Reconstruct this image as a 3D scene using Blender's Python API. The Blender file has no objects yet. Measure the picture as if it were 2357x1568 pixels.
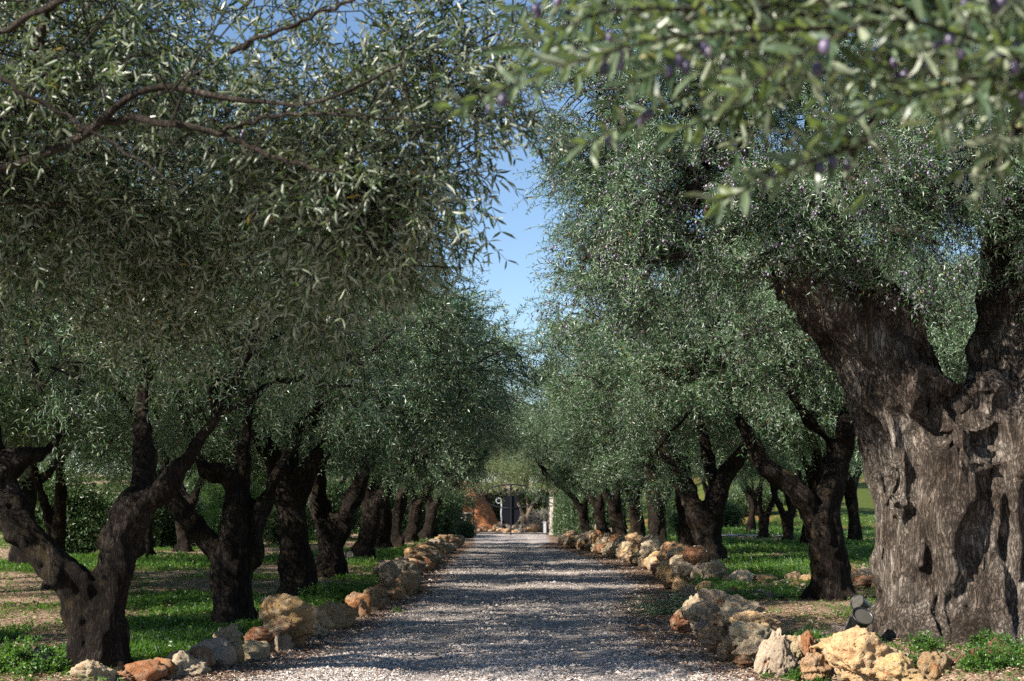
import bpy, math, random
import numpy as np

rng = np.random.default_rng(11)
random.seed(5)
sc = bpy.context.scene
COL = sc.collection
PI = math.pi

# ------------------------------------------------------------------ camera maths (pixels of a 2357 x 1568 view of the photo)
F_PX, CX, CY, EYE = 3274.0, 1178.5, 784.0, 1.5
PITCH = math.atan(389 / F_PX)


def at(x, y, Y):
    """world point at depth Y seen at picture position x, y"""
    u, v = (x - CX) / F_PX, (CY - y) / F_PX
    dy = math.cos(PITCH) - v * math.sin(PITCH)
    dz = math.sin(PITCH) + v * math.cos(PITCH)
    k = Y / dy
    return np.array([u * k, Y, EYE + dz * k])


# ------------------------------------------------------------------ numpy noise
def _hash(ix, iy, iz, seed):
    h = (ix.astype(np.int64) * 374761393 + iy.astype(np.int64) * 668265263 + iz.astype(np.int64) * 1274126177 + seed * 974711) & 0xFFFFFFFF
    h = ((h ^ (h >> 13)) * 1274126177) & 0xFFFFFFFF
    h = ((h ^ (h >> 16)) * 2246822519) & 0xFFFFFFFF
    return ((h ^ (h >> 15)) & 0xFFFFFF) / float(0xFFFFFF)


def vnoise(p, seed=0):
    p = np.asarray(p, float)
    i = np.floor(p).astype(np.int64)
    f = p - i
    f = f * f * (3 - 2 * f)
    r = 0
    for dx in (0, 1):
        for dy in (0, 1):
            for dz in (0, 1):
                w = (f[:, 0] if dx else 1 - f[:, 0]) * (f[:, 1] if dy else 1 - f[:, 1]) * (f[:, 2] if dz else 1 - f[:, 2])
                r = r + w * _hash(i[:, 0] + dx, i[:, 1] + dy, i[:, 2] + dz, seed)
    return r * 2 - 1


def fbm(p, octv=4, seed=0, gain=.5):
    a, s, r = 1.0, 1.0, 0
    for o in range(octv):
        r = r + a * vnoise(np.asarray(p) * s + 17.3 * o, seed + o)
        a *= gain
        s *= 2.03
    return r


def sstep(a, b, x):
    t = np.clip((x - a) / (b - a), 0, 1)
    return t * t * (3 - 2 * t)


def unit(v):
    return v / np.maximum(np.linalg.norm(v, axis=-1, keepdims=True), 1e-9)


# ------------------------------------------------------------------ object helpers
def link(o, parent=None):
    COL.objects.link(o)
    if parent is not None:
        o.parent = parent
    return o


def tag(o, label=None, cat=None, group=None, kind=None):
    if label: o['label'] = label
    if cat: o['category'] = cat
    if group: o['group'] = group
    if kind: o['kind'] = kind
    return o


def mesh_np(name, v, polys, mats, attr=None, smooth=False, midx=None):
    """polys: list of int arrays [n, k]"""
    me = bpy.data.meshes.new(name)
    v = np.ascontiguousarray(v, dtype=np.float32)
    me.vertices.add(len(v))
    me.vertices.foreach_set('co', v.ravel())
    loops = np.concatenate([p.ravel() for p in polys]).astype(np.int32)
    tot = np.concatenate([np.full(len(p), p.shape[1], np.int32) for p in polys])
    start = np.concatenate([[0], np.cumsum(tot)[:-1]]).astype(np.int32)
    me.loops.add(len(loops))
    me.loops.foreach_set('vertex_index', loops)
    me.polygons.add(len(tot))
    me.polygons.foreach_set('loop_start', start)
    if midx is not None:
        me.polygons.foreach_set('material_index', np.ascontiguousarray(midx, dtype=np.int32))
    me.polygons.foreach_set('use_smooth', np.full(len(tot), bool(smooth)))
    for m in mats:
        me.materials.append(m)
    if attr:
        for k, a in attr.items():
            at_ = me.attributes.new(k, 'FLOAT', 'POINT')
            at_.data.foreach_set('value', np.ascontiguousarray(a, dtype=np.float32))
    me.update(calc_edges=True)
    me.validate()
    return me


def obj(name, me, parent=None, loc=None):
    o = bpy.data.objects.new(name, me)
    if loc is not None:
        o.location = loc
    return link(o, parent)


def empty(name, loc=(0, 0, 0), rz=0):
    o = bpy.data.objects.new(name, None)
    o.empty_display_size = .2
    o.location = loc
    o.rotation_euler = (0, 0, rz)
    return link(o)


class Geo:
    """gathers raw pieces into one mesh"""
    def __init__(s):
        s.v, s.p, s.n, s.a, s.m = [], [], 0, [], []

    def add(s, v, polys, rnd=0.5, mi=0):
        v = np.asarray(v, float)
        for p in polys:
            p = np.asarray(p)
            if len(p):
                s.p.append(p + s.n)
                s.m.append(np.full(len(p), mi))
        s.v.append(v)
        s.a.append(np.broadcast_to(np.asarray(rnd, float), (len(v),)))
        s.n += len(v)
        return s

    def mesh(s, name, mats, smooth=False):
        return mesh_np(name, np.concatenate(s.v), s.p, mats, {'rnd': np.concatenate(s.a)}, smooth, np.concatenate(s.m))


def tube(path, rad, sides=8, caps=True, lump=0, seed=0):
    path = np.asarray(path, float)
    n = len(path)
    rad = np.broadcast_to(np.asarray(rad, float), (n,))
    t = unit(np.gradient(path, axis=0))
    up = np.array([0.31, 0.95, 0.05])
    a = np.cross(t, up); bad = np.linalg.norm(a, axis=1) < .1
    a[bad] = np.cross(t[bad], [1, 0, 0]); a = unit(a)
    b = np.cross(t, a)
    th = np.linspace(0, 2 * PI, sides, endpoint=False)
    r = np.broadcast_to(rad[:, None], (n, sides)).copy()
    if lump:
        q = np.stack([np.cos(th)[None] * 1.3 + 0 * r, np.sin(th)[None] * 1.3 + 0 * r, np.arange(n)[:, None] * .45 + 0 * r], -1)
        r *= 1 + lump * vnoise(q.reshape(-1, 3) + seed * 7.7, seed).reshape(n, sides)
    v = path[:, None] + r[..., None] * (np.cos(th)[None, :, None] * a[:, None] + np.sin(th)[None, :, None] * b[:, None])
    v = v.reshape(-1, 3)
    i = np.arange(n - 1)[:, None] * sides
    j = np.arange(sides)[None]
    k = (j + 1) % sides
    q = np.stack([i + j, i + k, i + sides + k, i + sides + j], -1).reshape(-1, 4)
    polys = [q]
    if caps:
        v = np.concatenate([v, path[:1], path[-1:]])
        c0, c1 = n * sides, n * sides + 1
        jj = np.arange(sides); kk = (jj + 1) % sides
        polys.append(np.concatenate([np.stack([kk, jj, np.full(sides, c0)], -1),
                                     np.stack([(n - 1) * sides + jj, (n - 1) * sides + kk, np.full(sides, c1)], -1)]))
    return v, polys


def spline(pts, n):
    """Catmull-Rom through pts (any dims)"""
    P = np.asarray(pts, float)
    m = len(P)
    P = np.concatenate([[2 * P[0] - P[1]], P, [2 * P[-1] - P[-2]]])
    s = np.linspace(0, m - 1 - 1e-6, n)
    i = s.astype(int); f = (s - i)[:, None]
    a, b, c, d = P[i], P[i + 1], P[i + 2], P[i + 3]
    return .5 * (2 * b + (c - a) * f + (2 * a - 5 * b + 4 * c - d) * f ** 2 + (3 * b - a - 3 * c + d) * f ** 3)


def box_arr(c, s, bev=0):
    x, y, z = np.array(s) / 2
    v = np.array([(i * x, j * y, k * z) for k in (-1, 1) for j in (-1, 1) for i in (-1, 1)]) + np.array(c)
    f = np.array([(0, 2, 3, 1), (4, 5, 7, 6), (0, 1, 5, 4), (2, 6, 7, 3), (0, 4, 6, 2), (1, 3, 7, 5)])
    return v, [f]


def ico(sub):
    import bmesh
    bm = bmesh.new()
    bmesh.ops.create_icosphere(bm, subdivisions=sub, radius=1)
    v = np.array([x.co for x in bm.verts]); f = np.array([[q.index for q in p.verts] for p in bm.faces])
    bm.free()
    return v, f


# ------------------------------------------------------------------ materials
def new_mat(name):
    m = bpy.data.materials.new(name)
    m.use_nodes = True
    nt = m.node_tree
    for n in list(nt.nodes):
        nt.nodes.remove(n)
    out = nt.nodes.new('ShaderNodeOutputMaterial')
    return m, nt, out


class N:
    def __init__(s, nt): s.nt = nt
    def __call__(s, typ, **kw):
        n = s.nt.nodes.new(typ)
        for k, v in kw.items():
            if k.startswith('i_'):
                key = k[2:]
                n.inputs[int(key) if key.isdigit() else key].default_value = v
            else:
                setattr(n, k, v)
        return n
    def L(s, a, b): s.nt.links.new(a, b)
    def ramp(s, fac, stops):
        r = s('ShaderNodeValToRGB')
        e = r.color_ramp.elements
        while len(e) < len(stops): e.new(.5)
        for q, (p, c) in zip(e, stops):
            q.position = p; q.color = (*c, 1) if len(c) == 3 else c
        s.L(fac, r.inputs[0])
        return r.outputs[0]
    def mix(s, fac, a, b, blend='MIX'):
        m = s('ShaderNodeMix', data_type='RGBA', blend_type=blend)
        for i, q in ((0, fac), (6, a), (7, b)):
            if isinstance(q, (int, float)): m.inputs[i].default_value = q
            elif isinstance(q, tuple): m.inputs[i].default_value = (*q, 1)
            else: s.L(q, m.inputs[i])
        return m.outputs[2]
    def noise(s, vec, scale, detail=4, rough=.55, dist=0):
        n = s('ShaderNodeTexNoise', i_Scale=scale, i_Detail=detail, i_Roughness=rough, i_Distortion=dist)
        if vec is not None: s.L(vec, n.inputs['Vector'])
        return n.outputs['Fac']
    def voro(s, vec, scale, feature='F1', out='Distance', rand=1):
        n = s('ShaderNodeTexVoronoi', feature=feature, i_Scale=scale, i_Randomness=rand)
        if vec is not None: s.L(vec, n.inputs['Vector'])
        return n.outputs[out]
    def coord(s, kind='Object', scale=(1, 1, 1)):
        t = s('ShaderNodeTexCoord')
        m = s('ShaderNodeMapping')
        m.inputs['Scale'].default_value = scale
        s.L(t.outputs[kind], m.inputs['Vector'])
        return m.outputs[0]
    def math(s, op, a, b=0.0):
        m = s('ShaderNodeMath', operation=op)
        for i, q in enumerate((a, b)):
            if isinstance(q, (int, float)): m.inputs[i].default_value = q
            else: s.L(q, m.inputs[i])
        return m.outputs[0]
    def bump(s, h, strength, dist, normal=None):
        b = s('ShaderNodeBump', i_Strength=strength, i_Distance=dist)
        s.L(h, b.inputs['Height'])
        if normal is not None: s.L(normal, b.inputs['Normal'])
        return b.outputs[0]
    def attr(s, name):
        return s('ShaderNodeAttribute', attribute_name=name).outputs['Fac']
    def pbsdf(s, col, rough=.8, spec=.3, normal=None, metal=0):
        p = s('ShaderNodeBsdfPrincipled', i_Roughness=rough, i_Metallic=metal)
        p.inputs['Specular IOR Level'].default_value = spec
        if isinstance(col, tuple): p.inputs['Base Color'].default_value = (*col, 1)
        else: s.L(col, p.inputs['Base Color'])
        if normal is not None: s.L(normal, p.inputs['Normal'])
        return p


def leaf_mat(name, tops, under, trans, tfac=.25, rough=.40, spec=.5, odd=(.30, .20, .03)):
    m, nt, out = new_mat(name); n = N(nt)
    r = n.attr('rnd')
    top = n.ramp(r, [(0, tops[0]), (.5, tops[1]), (.972, tops[2]), (.985, odd)])
    und = n.ramp(r, [(0, tuple(c * .78 for c in under)), (.6, under), (.972, tuple(min(1, c * 1.25) for c in under)), (.985, odd)])
    g = n('ShaderNodeNewGeometry')
    col = n.mix(g.outputs['Backfacing'], top, und)
    p = n.pbsdf(col, rough, spec)
    t = n('ShaderNodeBsdfTranslucent'); t.inputs['Color'].default_value = (*trans, 1)
    mx = n('ShaderNodeMixShader'); mx.inputs[0].default_value = tfac
    n.L(p.outputs[0], mx.inputs[1]); n.L(t.outputs[0], mx.inputs[2]); n.L(mx.outputs[0], out.inputs[0])
    return m


M = {}
M['leaf'] = leaf_mat('olive_leaf', [(.020, .065, .022), (.040, .112, .036), (.105, .20, .075)], (.21, .28, .19), (.16, .28, .035), .17)
M['leaf_near'] = leaf_mat('olive_leaf_near', [(.020, .052, .022), (.042, .085, .034), (.11, .155, .060)], (.25, .28, .205), (.18, .25, .04), .2)
M['leaf_close'] = leaf_mat('olive_leaf_close', [(.026, .052, .028), (.06, .098, .054), (.16, .205, .12)], (.26, .29, .20), (.24, .33, .05), .25)
M['leaf_scrub'] = leaf_mat('scrub_leaf', [(.015, .040, .010), (.028, .066, .014), (.06, .10, .025)], (.05, .085, .03), (.12, .22, .03), .15, odd=(.1, .12, .03))
M['leaf_sunlit'] = leaf_mat('sunlit_bush_leaf', [(.035, .085, .018), (.05, .12, .025), (.09, .16, .04)], (.08, .14, .04), (.16, .30, .03), .3, odd=(.1, .16, .04))  # sunlight on one left bush is put into this brighter leaf green
M['leaf_pale'] = leaf_mat('pale_tree_leaf', [(.09, .13, .05), (.12, .16, .07), (.16, .20, .09)], (.17, .20, .10), (.25, .3, .08), .3, odd=(.16, .2, .09))
M['leaf_clover'] = leaf_mat('clover_leaf', [(.030, .085, .010), (.048, .125, .014), (.10, .17, .03)], (.05, .11, .025), (.17, .34, .03), .3, odd=(.2, .2, .05))
M['leaf_dry'] = leaf_mat('dry_leaf', [(.14, .085, .05), (.22, .14, .08), (.32, .22, .13)], (.26, .19, .12), (.25, .15, .06), .1, rough=.7, odd=(.35, .16, .06))
M['leaf_dust'] = leaf_mat('dusty_leaf', [(.20, .19, .15), (.27, .25, .20), (.34, .31, .26)], (.3, .27, .22), (.25, .22, .15), .15, rough=.8, odd=(.3, .28, .2))


def bark_mat(name, dark, mid, pale, scale=1.0, palecut=.55, ystretch=.16, bump=1.0, moss=False, fib_amt=1.0):
    m, nt, out = new_mat(name); n = N(nt)
    c = n.coord('Object', (1, 1, ystretch))
    c1 = n.coord('Object', (1, 1, 1))
    wob = n('ShaderNodeTexNoise', i_Scale=2.6 * scale, i_Detail=4); n.L(c1, wob.inputs['Vector'])
    add = n('ShaderNodeVectorMath', operation='ADD')
    sc_ = n('ShaderNodeVectorMath', operation='SCALE'); sc_.inputs['Scale'].default_value = .16
    n.L(wob.outputs['Color'], sc_.inputs[0]); n.L(c, add.inputs[0]); n.L(sc_.outputs[0], add.inputs[1])
    v = add.outputs[0]
    f1 = n.noise(v, 24 * scale, 8, .68)
    f2 = n.noise(v, 58 * scale, 6, .65)
    # ridged fissures: dark where the noise crosses its middle
    rid = n.math('ABSOLUTE', n.math('SUBTRACT', f1, .5))
    fis = n.ramp(rid, [(0, (.10, .09, .08)), (.05, (.62, .60, .58)), (.14, (1, 1, 1))])
    blk = n.noise(c1, 13 * scale, 5, .7)
    big = n.noise(c1, 1.9 * scale, 6, .62)
    base = n.ramp(big, [(.34, dark), (.5, mid), (palecut + .12, pale)])
    fibre = n.ramp(f2, [(.28, (.42, .40, .38)), (.52, (1, 1, 1)), (.74, (1.35, 1.33, 1.3))])
    col = n.mix(.9 * fib_amt, base, fibre, 'MULTIPLY')
    col = n.mix(.85 * fib_amt, col, fis, 'MULTIPLY')
    col = n.mix(.7, col, n.ramp(blk, [(.3, (.5, .48, .46)), (.62, (1.2, 1.2, 1.2))]), 'MULTIPLY')
    if moss:
        ms = n.ramp(n.noise(c1, 3.1, 5, .7), [(.56, (0, 0, 0)), (.68, (1, 1, 1))])
        col = n.mix(n.math('MULTIPLY', ms, .5), col, (.085, .06, .022))
    h = n.math('ADD', n.math('ADD', n.math('MULTIPLY', f2, .5), n.math('MULTIPLY', fis, .7)), n.math('MULTIPLY', blk, .5))
    nb = n.bump(h, 1.0 * bump, .03)
    p = n.pbsdf(col, .92, .15, nb)
    n.L(p.outputs[0], out.inputs[0])
    return m


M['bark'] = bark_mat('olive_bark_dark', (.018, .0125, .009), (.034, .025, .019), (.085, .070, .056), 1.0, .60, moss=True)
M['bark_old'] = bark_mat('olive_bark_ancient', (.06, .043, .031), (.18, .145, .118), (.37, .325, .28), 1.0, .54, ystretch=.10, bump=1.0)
M['bark_tan'] = bark_mat('tree_bark_tan', (.16, .12, .09), (.24, .19, .14), (.33, .27, .21), 1.0, .55)
M['twig'] = bark_mat('olive_twig', (.07, .055, .043), (.14, .115, .092), (.24, .205, .17), 3.0, .5)


def simple(name, col, rough=.6, spec=.4, metal=0, var=.15, scale=6, bump=0.0):
    m, nt, out = new_mat(name); n = N(nt)
    c = n.coord('Object')
    f = n.noise(c, scale, 5)
    cc = n.mix(f, tuple(x * (1 - var) for x in col), tuple(min(1, x * (1 + var)) for x in col))
    nb = n.bump(n.noise(c, scale * 5, 3), bump, .01) if bump else None
    p = n.pbsdf(cc, rough, spec, nb, metal)
    n.L(p.outputs[0], out.inputs[0])
    return m


M['iron'] = simple('wrought_iron', (.010, .010, .012), .6, .25, 0, .3)
M['plate'] = simple('dark_steel_plate', (.004, .005, .010), .65, .15, 0, .3)
M['black'] = simple('black_plastic', (.012, .012, .013), .4, .5)
M['white'] = simple('white_painted_post', (.46, .45, .47), .6, .3, 0, .1, 9, .2)
M['wood'] = simple('weathered_wood', (.30, .24, .18), .85, .2, 0, .3, 14, .4)
M['rust'] = simple('dry_red_bark', (.11, .045, .03), .85, .2, 0, .5, 9, .6)
M['olive'] = None


def olive_mat():
    m, nt, out = new_mat('ripe_olive'); n = N(nt)
    col = n.ramp(n.attr('rnd'), [(0, (.025, .02, .04)), (.35, (.09, .07, .125)), (.7, (.24, .19, .28)), (.93, (.34, .27, .31)), (1, (.30, .29, .14))])
    p = n.pbsdf(col, .38, .5)
    n.L(p.outputs[0], out.inputs[0])
    return m


M['olive'] = olive_mat()


def glass_mat():
    m, nt, out = new_mat('lamp_glass'); n = N(nt)
    p = n.pbsdf((.07, .065, .055), .25, .4)
    n.L(p.outputs[0], out.inputs[0])
    return m


M['lens'] = glass_mat()


def cup_mat():
    m, nt, out = new_mat('clear_plastic'); n = N(nt)
    p = n.pbsdf((.85, .88, .92), .12, .6)
    p.inputs['Transmission Weight'].default_value = .85
    n.L(p.outputs[0], out.inputs[0])
    return m


M['cup'] = cup_mat()


def rock_mat():
    m, nt, out = new_mat('karst_limestone'); n = N(nt)
    c = n.coord('Object')
    oi = n('ShaderNodeObjectInfo')
    add = n('ShaderNodeVectorMath', operation='ADD')
    sc_ = n('ShaderNodeVectorMath', operation='SCALE'); sc_.inputs['Scale'].default_value = 37.0
    cmb = n('ShaderNodeCombineXYZ'); n.L(oi.outputs['Random'], cmb.inputs[0]); n.L(oi.outputs['Random'], cmb.inputs[2])
    n.L(cmb.outputs[0], sc_.inputs[0]); n.L(c, add.inputs[0]); n.L(sc_.outputs[0], add.inputs[1])
    v = add.outputs[0]
    a = n.noise(v, 1.6, 6, .65, .6)
    tint = oi.outputs['Color']
    grey = n.mix(n.noise(v, 3.4, 5, .6), (.23, .18, .125), (.46, .37, .255))
    col = n.mix(n.ramp(a, [(.46, (0, 0, 0)), (.66, (.9, .9, .9))]), tint, grey)
    rust = n.ramp(n.noise(v, 2.3, 6, .7, .8), [(.56, (0, 0, 0)), (.68, (.85, .85, .85))])
    col = n.mix(rust, col, (.36, .135, .045))
    pit = n.voro(v, 7.5, 'SMOOTH_F1')
    pits = n.ramp(pit, [(.08, (.45, .38, .32)), (.26, (1, 1, 1))])
    col = n.mix(.8, col, pits, 'MULTIPLY')
    fine = n.noise(v, 16, 6, .7)
    col = n.mix(.55, col, n.ramp(fine, [(.3, (.6, .56, .5)), (.7, (1.15, 1.15, 1.15))]), 'MULTIPLY')
    h = n.math('ADD', n.math('MULTIPLY', fine, .6), n.math('MULTIPLY', pits, .5))
    nb = n.bump(h, .8, .06)
    p = n.pbsdf(col, .92, .2, nb)
    n.L(p.outputs[0], out.inputs[0])
    return m


M['rock'] = rock_mat()


def ground_mat():
    m, nt, out = new_mat('orchard_ground'); n = N(nt)
    c = n.coord('Object')
    g = n.attr('green')
    a = n.noise(c, 2.2, 6, .7)
    b = n.noise(c, 19, 5, .7)
    d = n.noise(c, 75, 3, .7)
    dry = n.ramp(b, [(.3, (.14, .093, .060)), (.5, (.31, .225, .155)), (.72, (.50, .395, .29))])
    dry = n.mix(.6, dry, n.ramp(d, [(.3, (.55, .5, .45)), (.7, (1.3, 1.3, 1.3))]), 'MULTIPLY')
    grn = n.ramp(n.noise(c, 31, 4, .7), [(.3, (.028, .042, .009)), (.5, (.06, .085, .016)), (.75, (.14, .14, .045))])
    gm = n.math('ADD', n.math('MULTIPLY', g, 1.1), n.math('MULTIPLY', n.math('SUBTRACT', b, .5), .9))
    col = n.mix(n.ramp(gm, [(.35, (0, 0, 0)), (.62, (1, 1, 1))]), dry, grn)
    bare = n.attr('bare')
    col = n.mix(n.math('MULTIPLY', bare, n.ramp(a, [(.3, (.4, .4, .4)), (.6, (1, 1, 1))])), col, n.ramp(b, [(.3, (.20, .15, .11)), (.7, (.42, .36, .29))]))
    red = n.attr('red')
    col = n.mix(red, col, n.ramp(a, [(.3, (.20, .065, .025)), (.6, (.40, .17, .075)), (.8, (.46, .24, .12))]))
    nb = n.bump(n.math('ADD', b, n.math('MULTIPLY', d, .5)), .8, .05)
    p = n.pbsdf(col, .95, .1, nb)
    n.L(p.outputs[0], out.inputs[0])
    return m


M['ground'] = ground_mat()


def gravel_mat():
    m, nt, out = new_mat('gravel_road'); n = N(nt)
    c = n.coord('Object')
    cell = n('ShaderNodeTexVoronoi', i_Scale=34.0); n.L(c, cell.inputs['Vector'])
    sep = n('ShaderNodeSeparateColor'); n.L(cell.outputs['Color'], sep.inputs[0])
    stone = n.ramp(sep.outputs[0], [(0, (.25, .215, .19)), (.5, (.36, .315, .285)), (1, (.48, .425, .385))])
    edge = n.ramp(n.voro(c, 34, 'DISTANCE_TO_EDGE'), [(0, (.35, .33, .32)), (.12, (1, 1, 1))])
    col = n.mix(.8, stone, edge, 'MULTIPLY')
    dust = n.ramp(n.noise(c, 1.1, 5, .65), [(.42, (0, 0, 0)), (.62, (.65, .65, .65))])
    col = n.mix(dust, col, (.36, .32, .29))
    tr = n.attr('track')
    col = n.mix(n.math('MULTIPLY', tr, n.ramp(n.noise(c, 2.6, 5, .7), [(.3, (.2, .2, .2)), (.6, (.9, .9, .9))])), col, n.ramp(n.noise(c, 70, 3, .7), [(.3, (.30, .255, .225)), (.7, (.52, .46, .41))]))
    lit = n.attr('litter')
    lf = n.ramp(n.noise(c, 42, 4, .75), [(.3, (.075, .05, .035)), (.5, (.16, .105, .07)), (.72, (.33, .24, .17))])
    lm = n.math('ADD', lit, n.math('MULTIPLY', n.math('SUBTRACT', n.noise(c, 9, 6, .75), .5), 1.5))
    col = n.mix(n.ramp(lm, [(.42, (0, 0, 0)), (.62, (1, 1, 1))]), col, lf)
    h = n.math('ADD', n.math('MULTIPLY', edge, .5), n.noise(c, 60, 3, .7))
    nb = n.bump(h, .9, .025)
    p = n.pbsdf(col, .93, .15, nb)
    n.L(p.outputs[0], out.inputs[0])
    return m


M['gravel'] = gravel_mat()


def pebble_mat():
    m, nt, out = new_mat('pebble'); n = N(nt)
    col = n.ramp(n.attr('rnd'), [(0, (.25, .21, .185)), (.4, (.36, .315, .285)), (.8, (.46, .41, .37)), (1, (.55, .49, .44))])
    p = n.pbsdf(col, .9, .2)
    n.L(p.outputs[0], out.inputs[0])
    return m


M['pebble'] = pebble_mat()


def litter_mat():
    m, nt, out = new_mat('fallen_leaf'); n = N(nt)
    col = n.ramp(n.attr('rnd'), [(0, (.08, .045, .03)), (.45, (.20, .115, .068)), (.8, (.38, .26, .175)), (1, (.52, .42, .31))])
    p = n.pbsdf(col, .8, .25)
    n.L(p.outputs[0], out.inputs[0])
    return m


M['litter'] = litter_mat()
M['path'] = simple('pale_path', (.40, .36, .33), .95, .1, 0, .3, 5, .6)
M['stonework'] = simple('pale_stone', (.56, .50, .42), .9, .2, 0, .3, 12, .6)

# ------------------------------------------------------------------ terrain
WLY = np.array([-50, 8, 12.2, 14.5, 17, 20, 26, 35, 44, 60, 72, 84, 400.])
WLX = np.array([-2.9, -2.9, -3.0, -2.65, -2.45, -2.3, -2.1, -2.3, -2.4, -2.25, -2.6, -2.9, -3.0])
WRY = np.array([-50, 8, 11, 12.5, 14, 16, 18, 24, 28, 36, 42, 50, 58, 66, 84, 400.])
WRX = np.array([3.6, 3.6, 3.3, 2.75, 2.35, 2.15, 2.15, 2.6, 3.25, 3.35, 3.25, 2.9, 2.1, 2.6, 2.9, 3.0])


def gz(x, y):
    x = np.asarray(x, float); y = np.asarray(y, float)
    wl, wr = np.interp(y, WLY, WLX), np.interp(y, WRY, WRX)
    fade = 1 - sstep(56, 74, y) * (1 - sstep(4, 8, np.abs(x)))
    hl = (.10 + .2 * sstep(15, 40, y)) * fade
    hr = (.24 + .14 * sstep(18, 32, y)) * fade
    z = hl * sstep(.0, .55, wl - x) + hr * sstep(.0, .5, x - wr)
    z = z + 4.6 * sstep(66, 135, y) * sstep(7, 20, x) + 6 * sstep(112, 240, y) + 1.2 * sstep(45, 90, y) * sstep(-8, -25, x)
    q = np.stack([x, y, 0 * x], -1).reshape(-1, 3)
    z = z + (.025 * vnoise(q * .8, 3) + .012 * vnoise(q * 2.7, 4)).reshape(x.shape) * (1 - .5 * ((x > wl) & (x < wr)))
    return z


def green_mask(x, y):
    x = np.asarray(x, float); y = np.asarray(y, float)
    q = np.stack([x * .55, y * .28, 0 * x], -1).reshape(-1, 3)
    n_ = fbm(q, 4, 21).reshape(x.shape)
    wl, wr = np.interp(y, WLY, WLX), np.interp(y, WRY, WRX)
    g = .42 + .58 * n_ + .22 * vnoise(np.stack([x * 2.3, y * 1.5, 0 * x], -1).reshape(-1, 3), 23).reshape(x.shape)
    g = g + .22 * (x > wr + .3) * sstep(22, 32, y) + .25 * sstep(50, 80, y) + .35 * sstep(58, 70, y) * (x > 6)
    g = g - .22 * ((x > wr) & (y < 20)) - .25 * ((x > 3.4) & (y < 17))
    g = np.where((x > wl - .05) & (x < wr + .05), 0, g)
    g = np.where((y > 80) & (np.abs(x) < 7) & (y < 112), 0, g)
    return np.clip(g, 0, 1)


def spaced(lo, hi, step, far, grow=1.16, neg=True):
    a = list(np.arange(lo, hi, step))
    s, p = step, hi
    while p < far:
        a.append(p); s *= grow; p += s
    a.append(far)
    if neg:
        s, p, b = step, lo, []
        while p > -far:
            s *= grow; p -= s; b.append(p)
        a = b[::-1] + a
    return np.array(a)


gx = spaced(-13, 13, .16, 420)
gy = np.concatenate([np.array([-60, -40, -25, -15, -8, -3, 0, 2, 4, 6, 8]), spaced(9, 70, .22, 600, 1.05, False)])
X, Y = np.meshgrid(gx, gy)
Z = gz(X, Y)
nx, ny = len(gx), len(gy)
i = (np.arange(ny - 1)[:, None] * nx + np.arange(nx - 1)[None]).ravel()
quads = np.stack([i, i + 1, i + nx + 1, i + nx], -1)
red = sstep(.15, .55, fbm(np.stack([X * .16, Y * .16, 0 * X], -1).reshape(-1, 3), 5, 5, .65).reshape(X.shape)) * sstep(68, 80, Y) * sstep(6, 9, X) * .45

bare = ((Y > 60) & (np.abs(X) < 7) & (Y < 112)) * sstep(80, 86, Y)
gm = mesh_np('ground', np.stack([X, Y, Z], -1).reshape(-1, 3), [quads], [M['ground']],
             {'green': green_mask(X, Y).ravel(), 'red': red.ravel(), 'bare': bare.ravel().astype(float)}, True)
tag(obj('ground', gm), kind='structure')

# road: a sheet a little above the ground
ry = np.concatenate([np.arange(-20, 9, 1.0), np.arange(9, 40, .12), np.arange(40, 92, .3)])
rs = np.linspace(0, 1, 61)
WL, WR = np.interp(ry, WLY, WLX) + .02, np.interp(ry, WRY, WRX) - .02
RX = WL[:, None] + (WR - WL)[:, None] * rs[None]
RY = np.broadcast_to(ry[:, None], RX.shape)
q3 = np.stack([RX, RY, 0 * RX], -1).reshape(-1, 3)
rough = (.010 * vnoise(q3 * 4, 8) + .008 * vnoise(q3 * 9, 9)).reshape(RX.shape)
RZ = gz(RX, RY) + .030 + rough
nx2, ny2 = len(rs), len(ry)
i = (np.arange(ny2 - 1)[:, None] * nx2 + np.arange(nx2 - 1)[None]).ravel()


def litter_mask(x, y):
    wl, wr = np.interp(y, WLY, WLX), np.interp(y, WRY, WRX)
    return np.maximum(sstep(1.25, .1, x - wl), 1.0 * sstep(1.5, .15, wr - x)) * .95 + .08 * sstep(24, 40, y)


def track_mask(x, y):
    c = (np.interp(y, WLY, WLX) + np.interp(y, WRY, WRX)) / 2 + .12 * np.sin(y * .11)
    return np.clip(np.exp(-((x - c - .78) / .30) ** 2) + np.exp(-((x - c + .78) / .30) ** 2), 0, 1)


RZ -= .022 * track_mask(RX, RY)
rm = mesh_np('road', np.stack([RX, RY, RZ], -1).reshape(-1, 3), [np.stack([i, i + 1, i + nx2 + 1, i + nx2], -1)], [M['gravel']],
             {'litter': litter_mask(RX, RY).ravel(), 'track': track_mask(RX, RY).ravel()}, True)
tag(obj('road', rm), kind='structure')

# far path crossing the right field
px = np.linspace(4.5, 40, 90)
pc = 61 + .12 * (px - 5) + 1.2 * np.sin(px * .25)
PX = np.repeat(px[:, None], 7, 1); PY = pc[:, None] + np.linspace(-1.3, 1.3, 7)[None] * (1 + .1 * np.sin(px * 1.7))[:, None]
i = (np.arange(89)[:, None] * 7 + np.arange(6)[None]).ravel()
pm = mesh_np('path', np.stack([PX, PY, gz(PX, PY) + .03], -1).reshape(-1, 3), [np.stack([i, i + 7, i + 8, i + 1], -1)], [M['path']], None, True)
tag(obj('path', pm), kind='structure')

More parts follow.
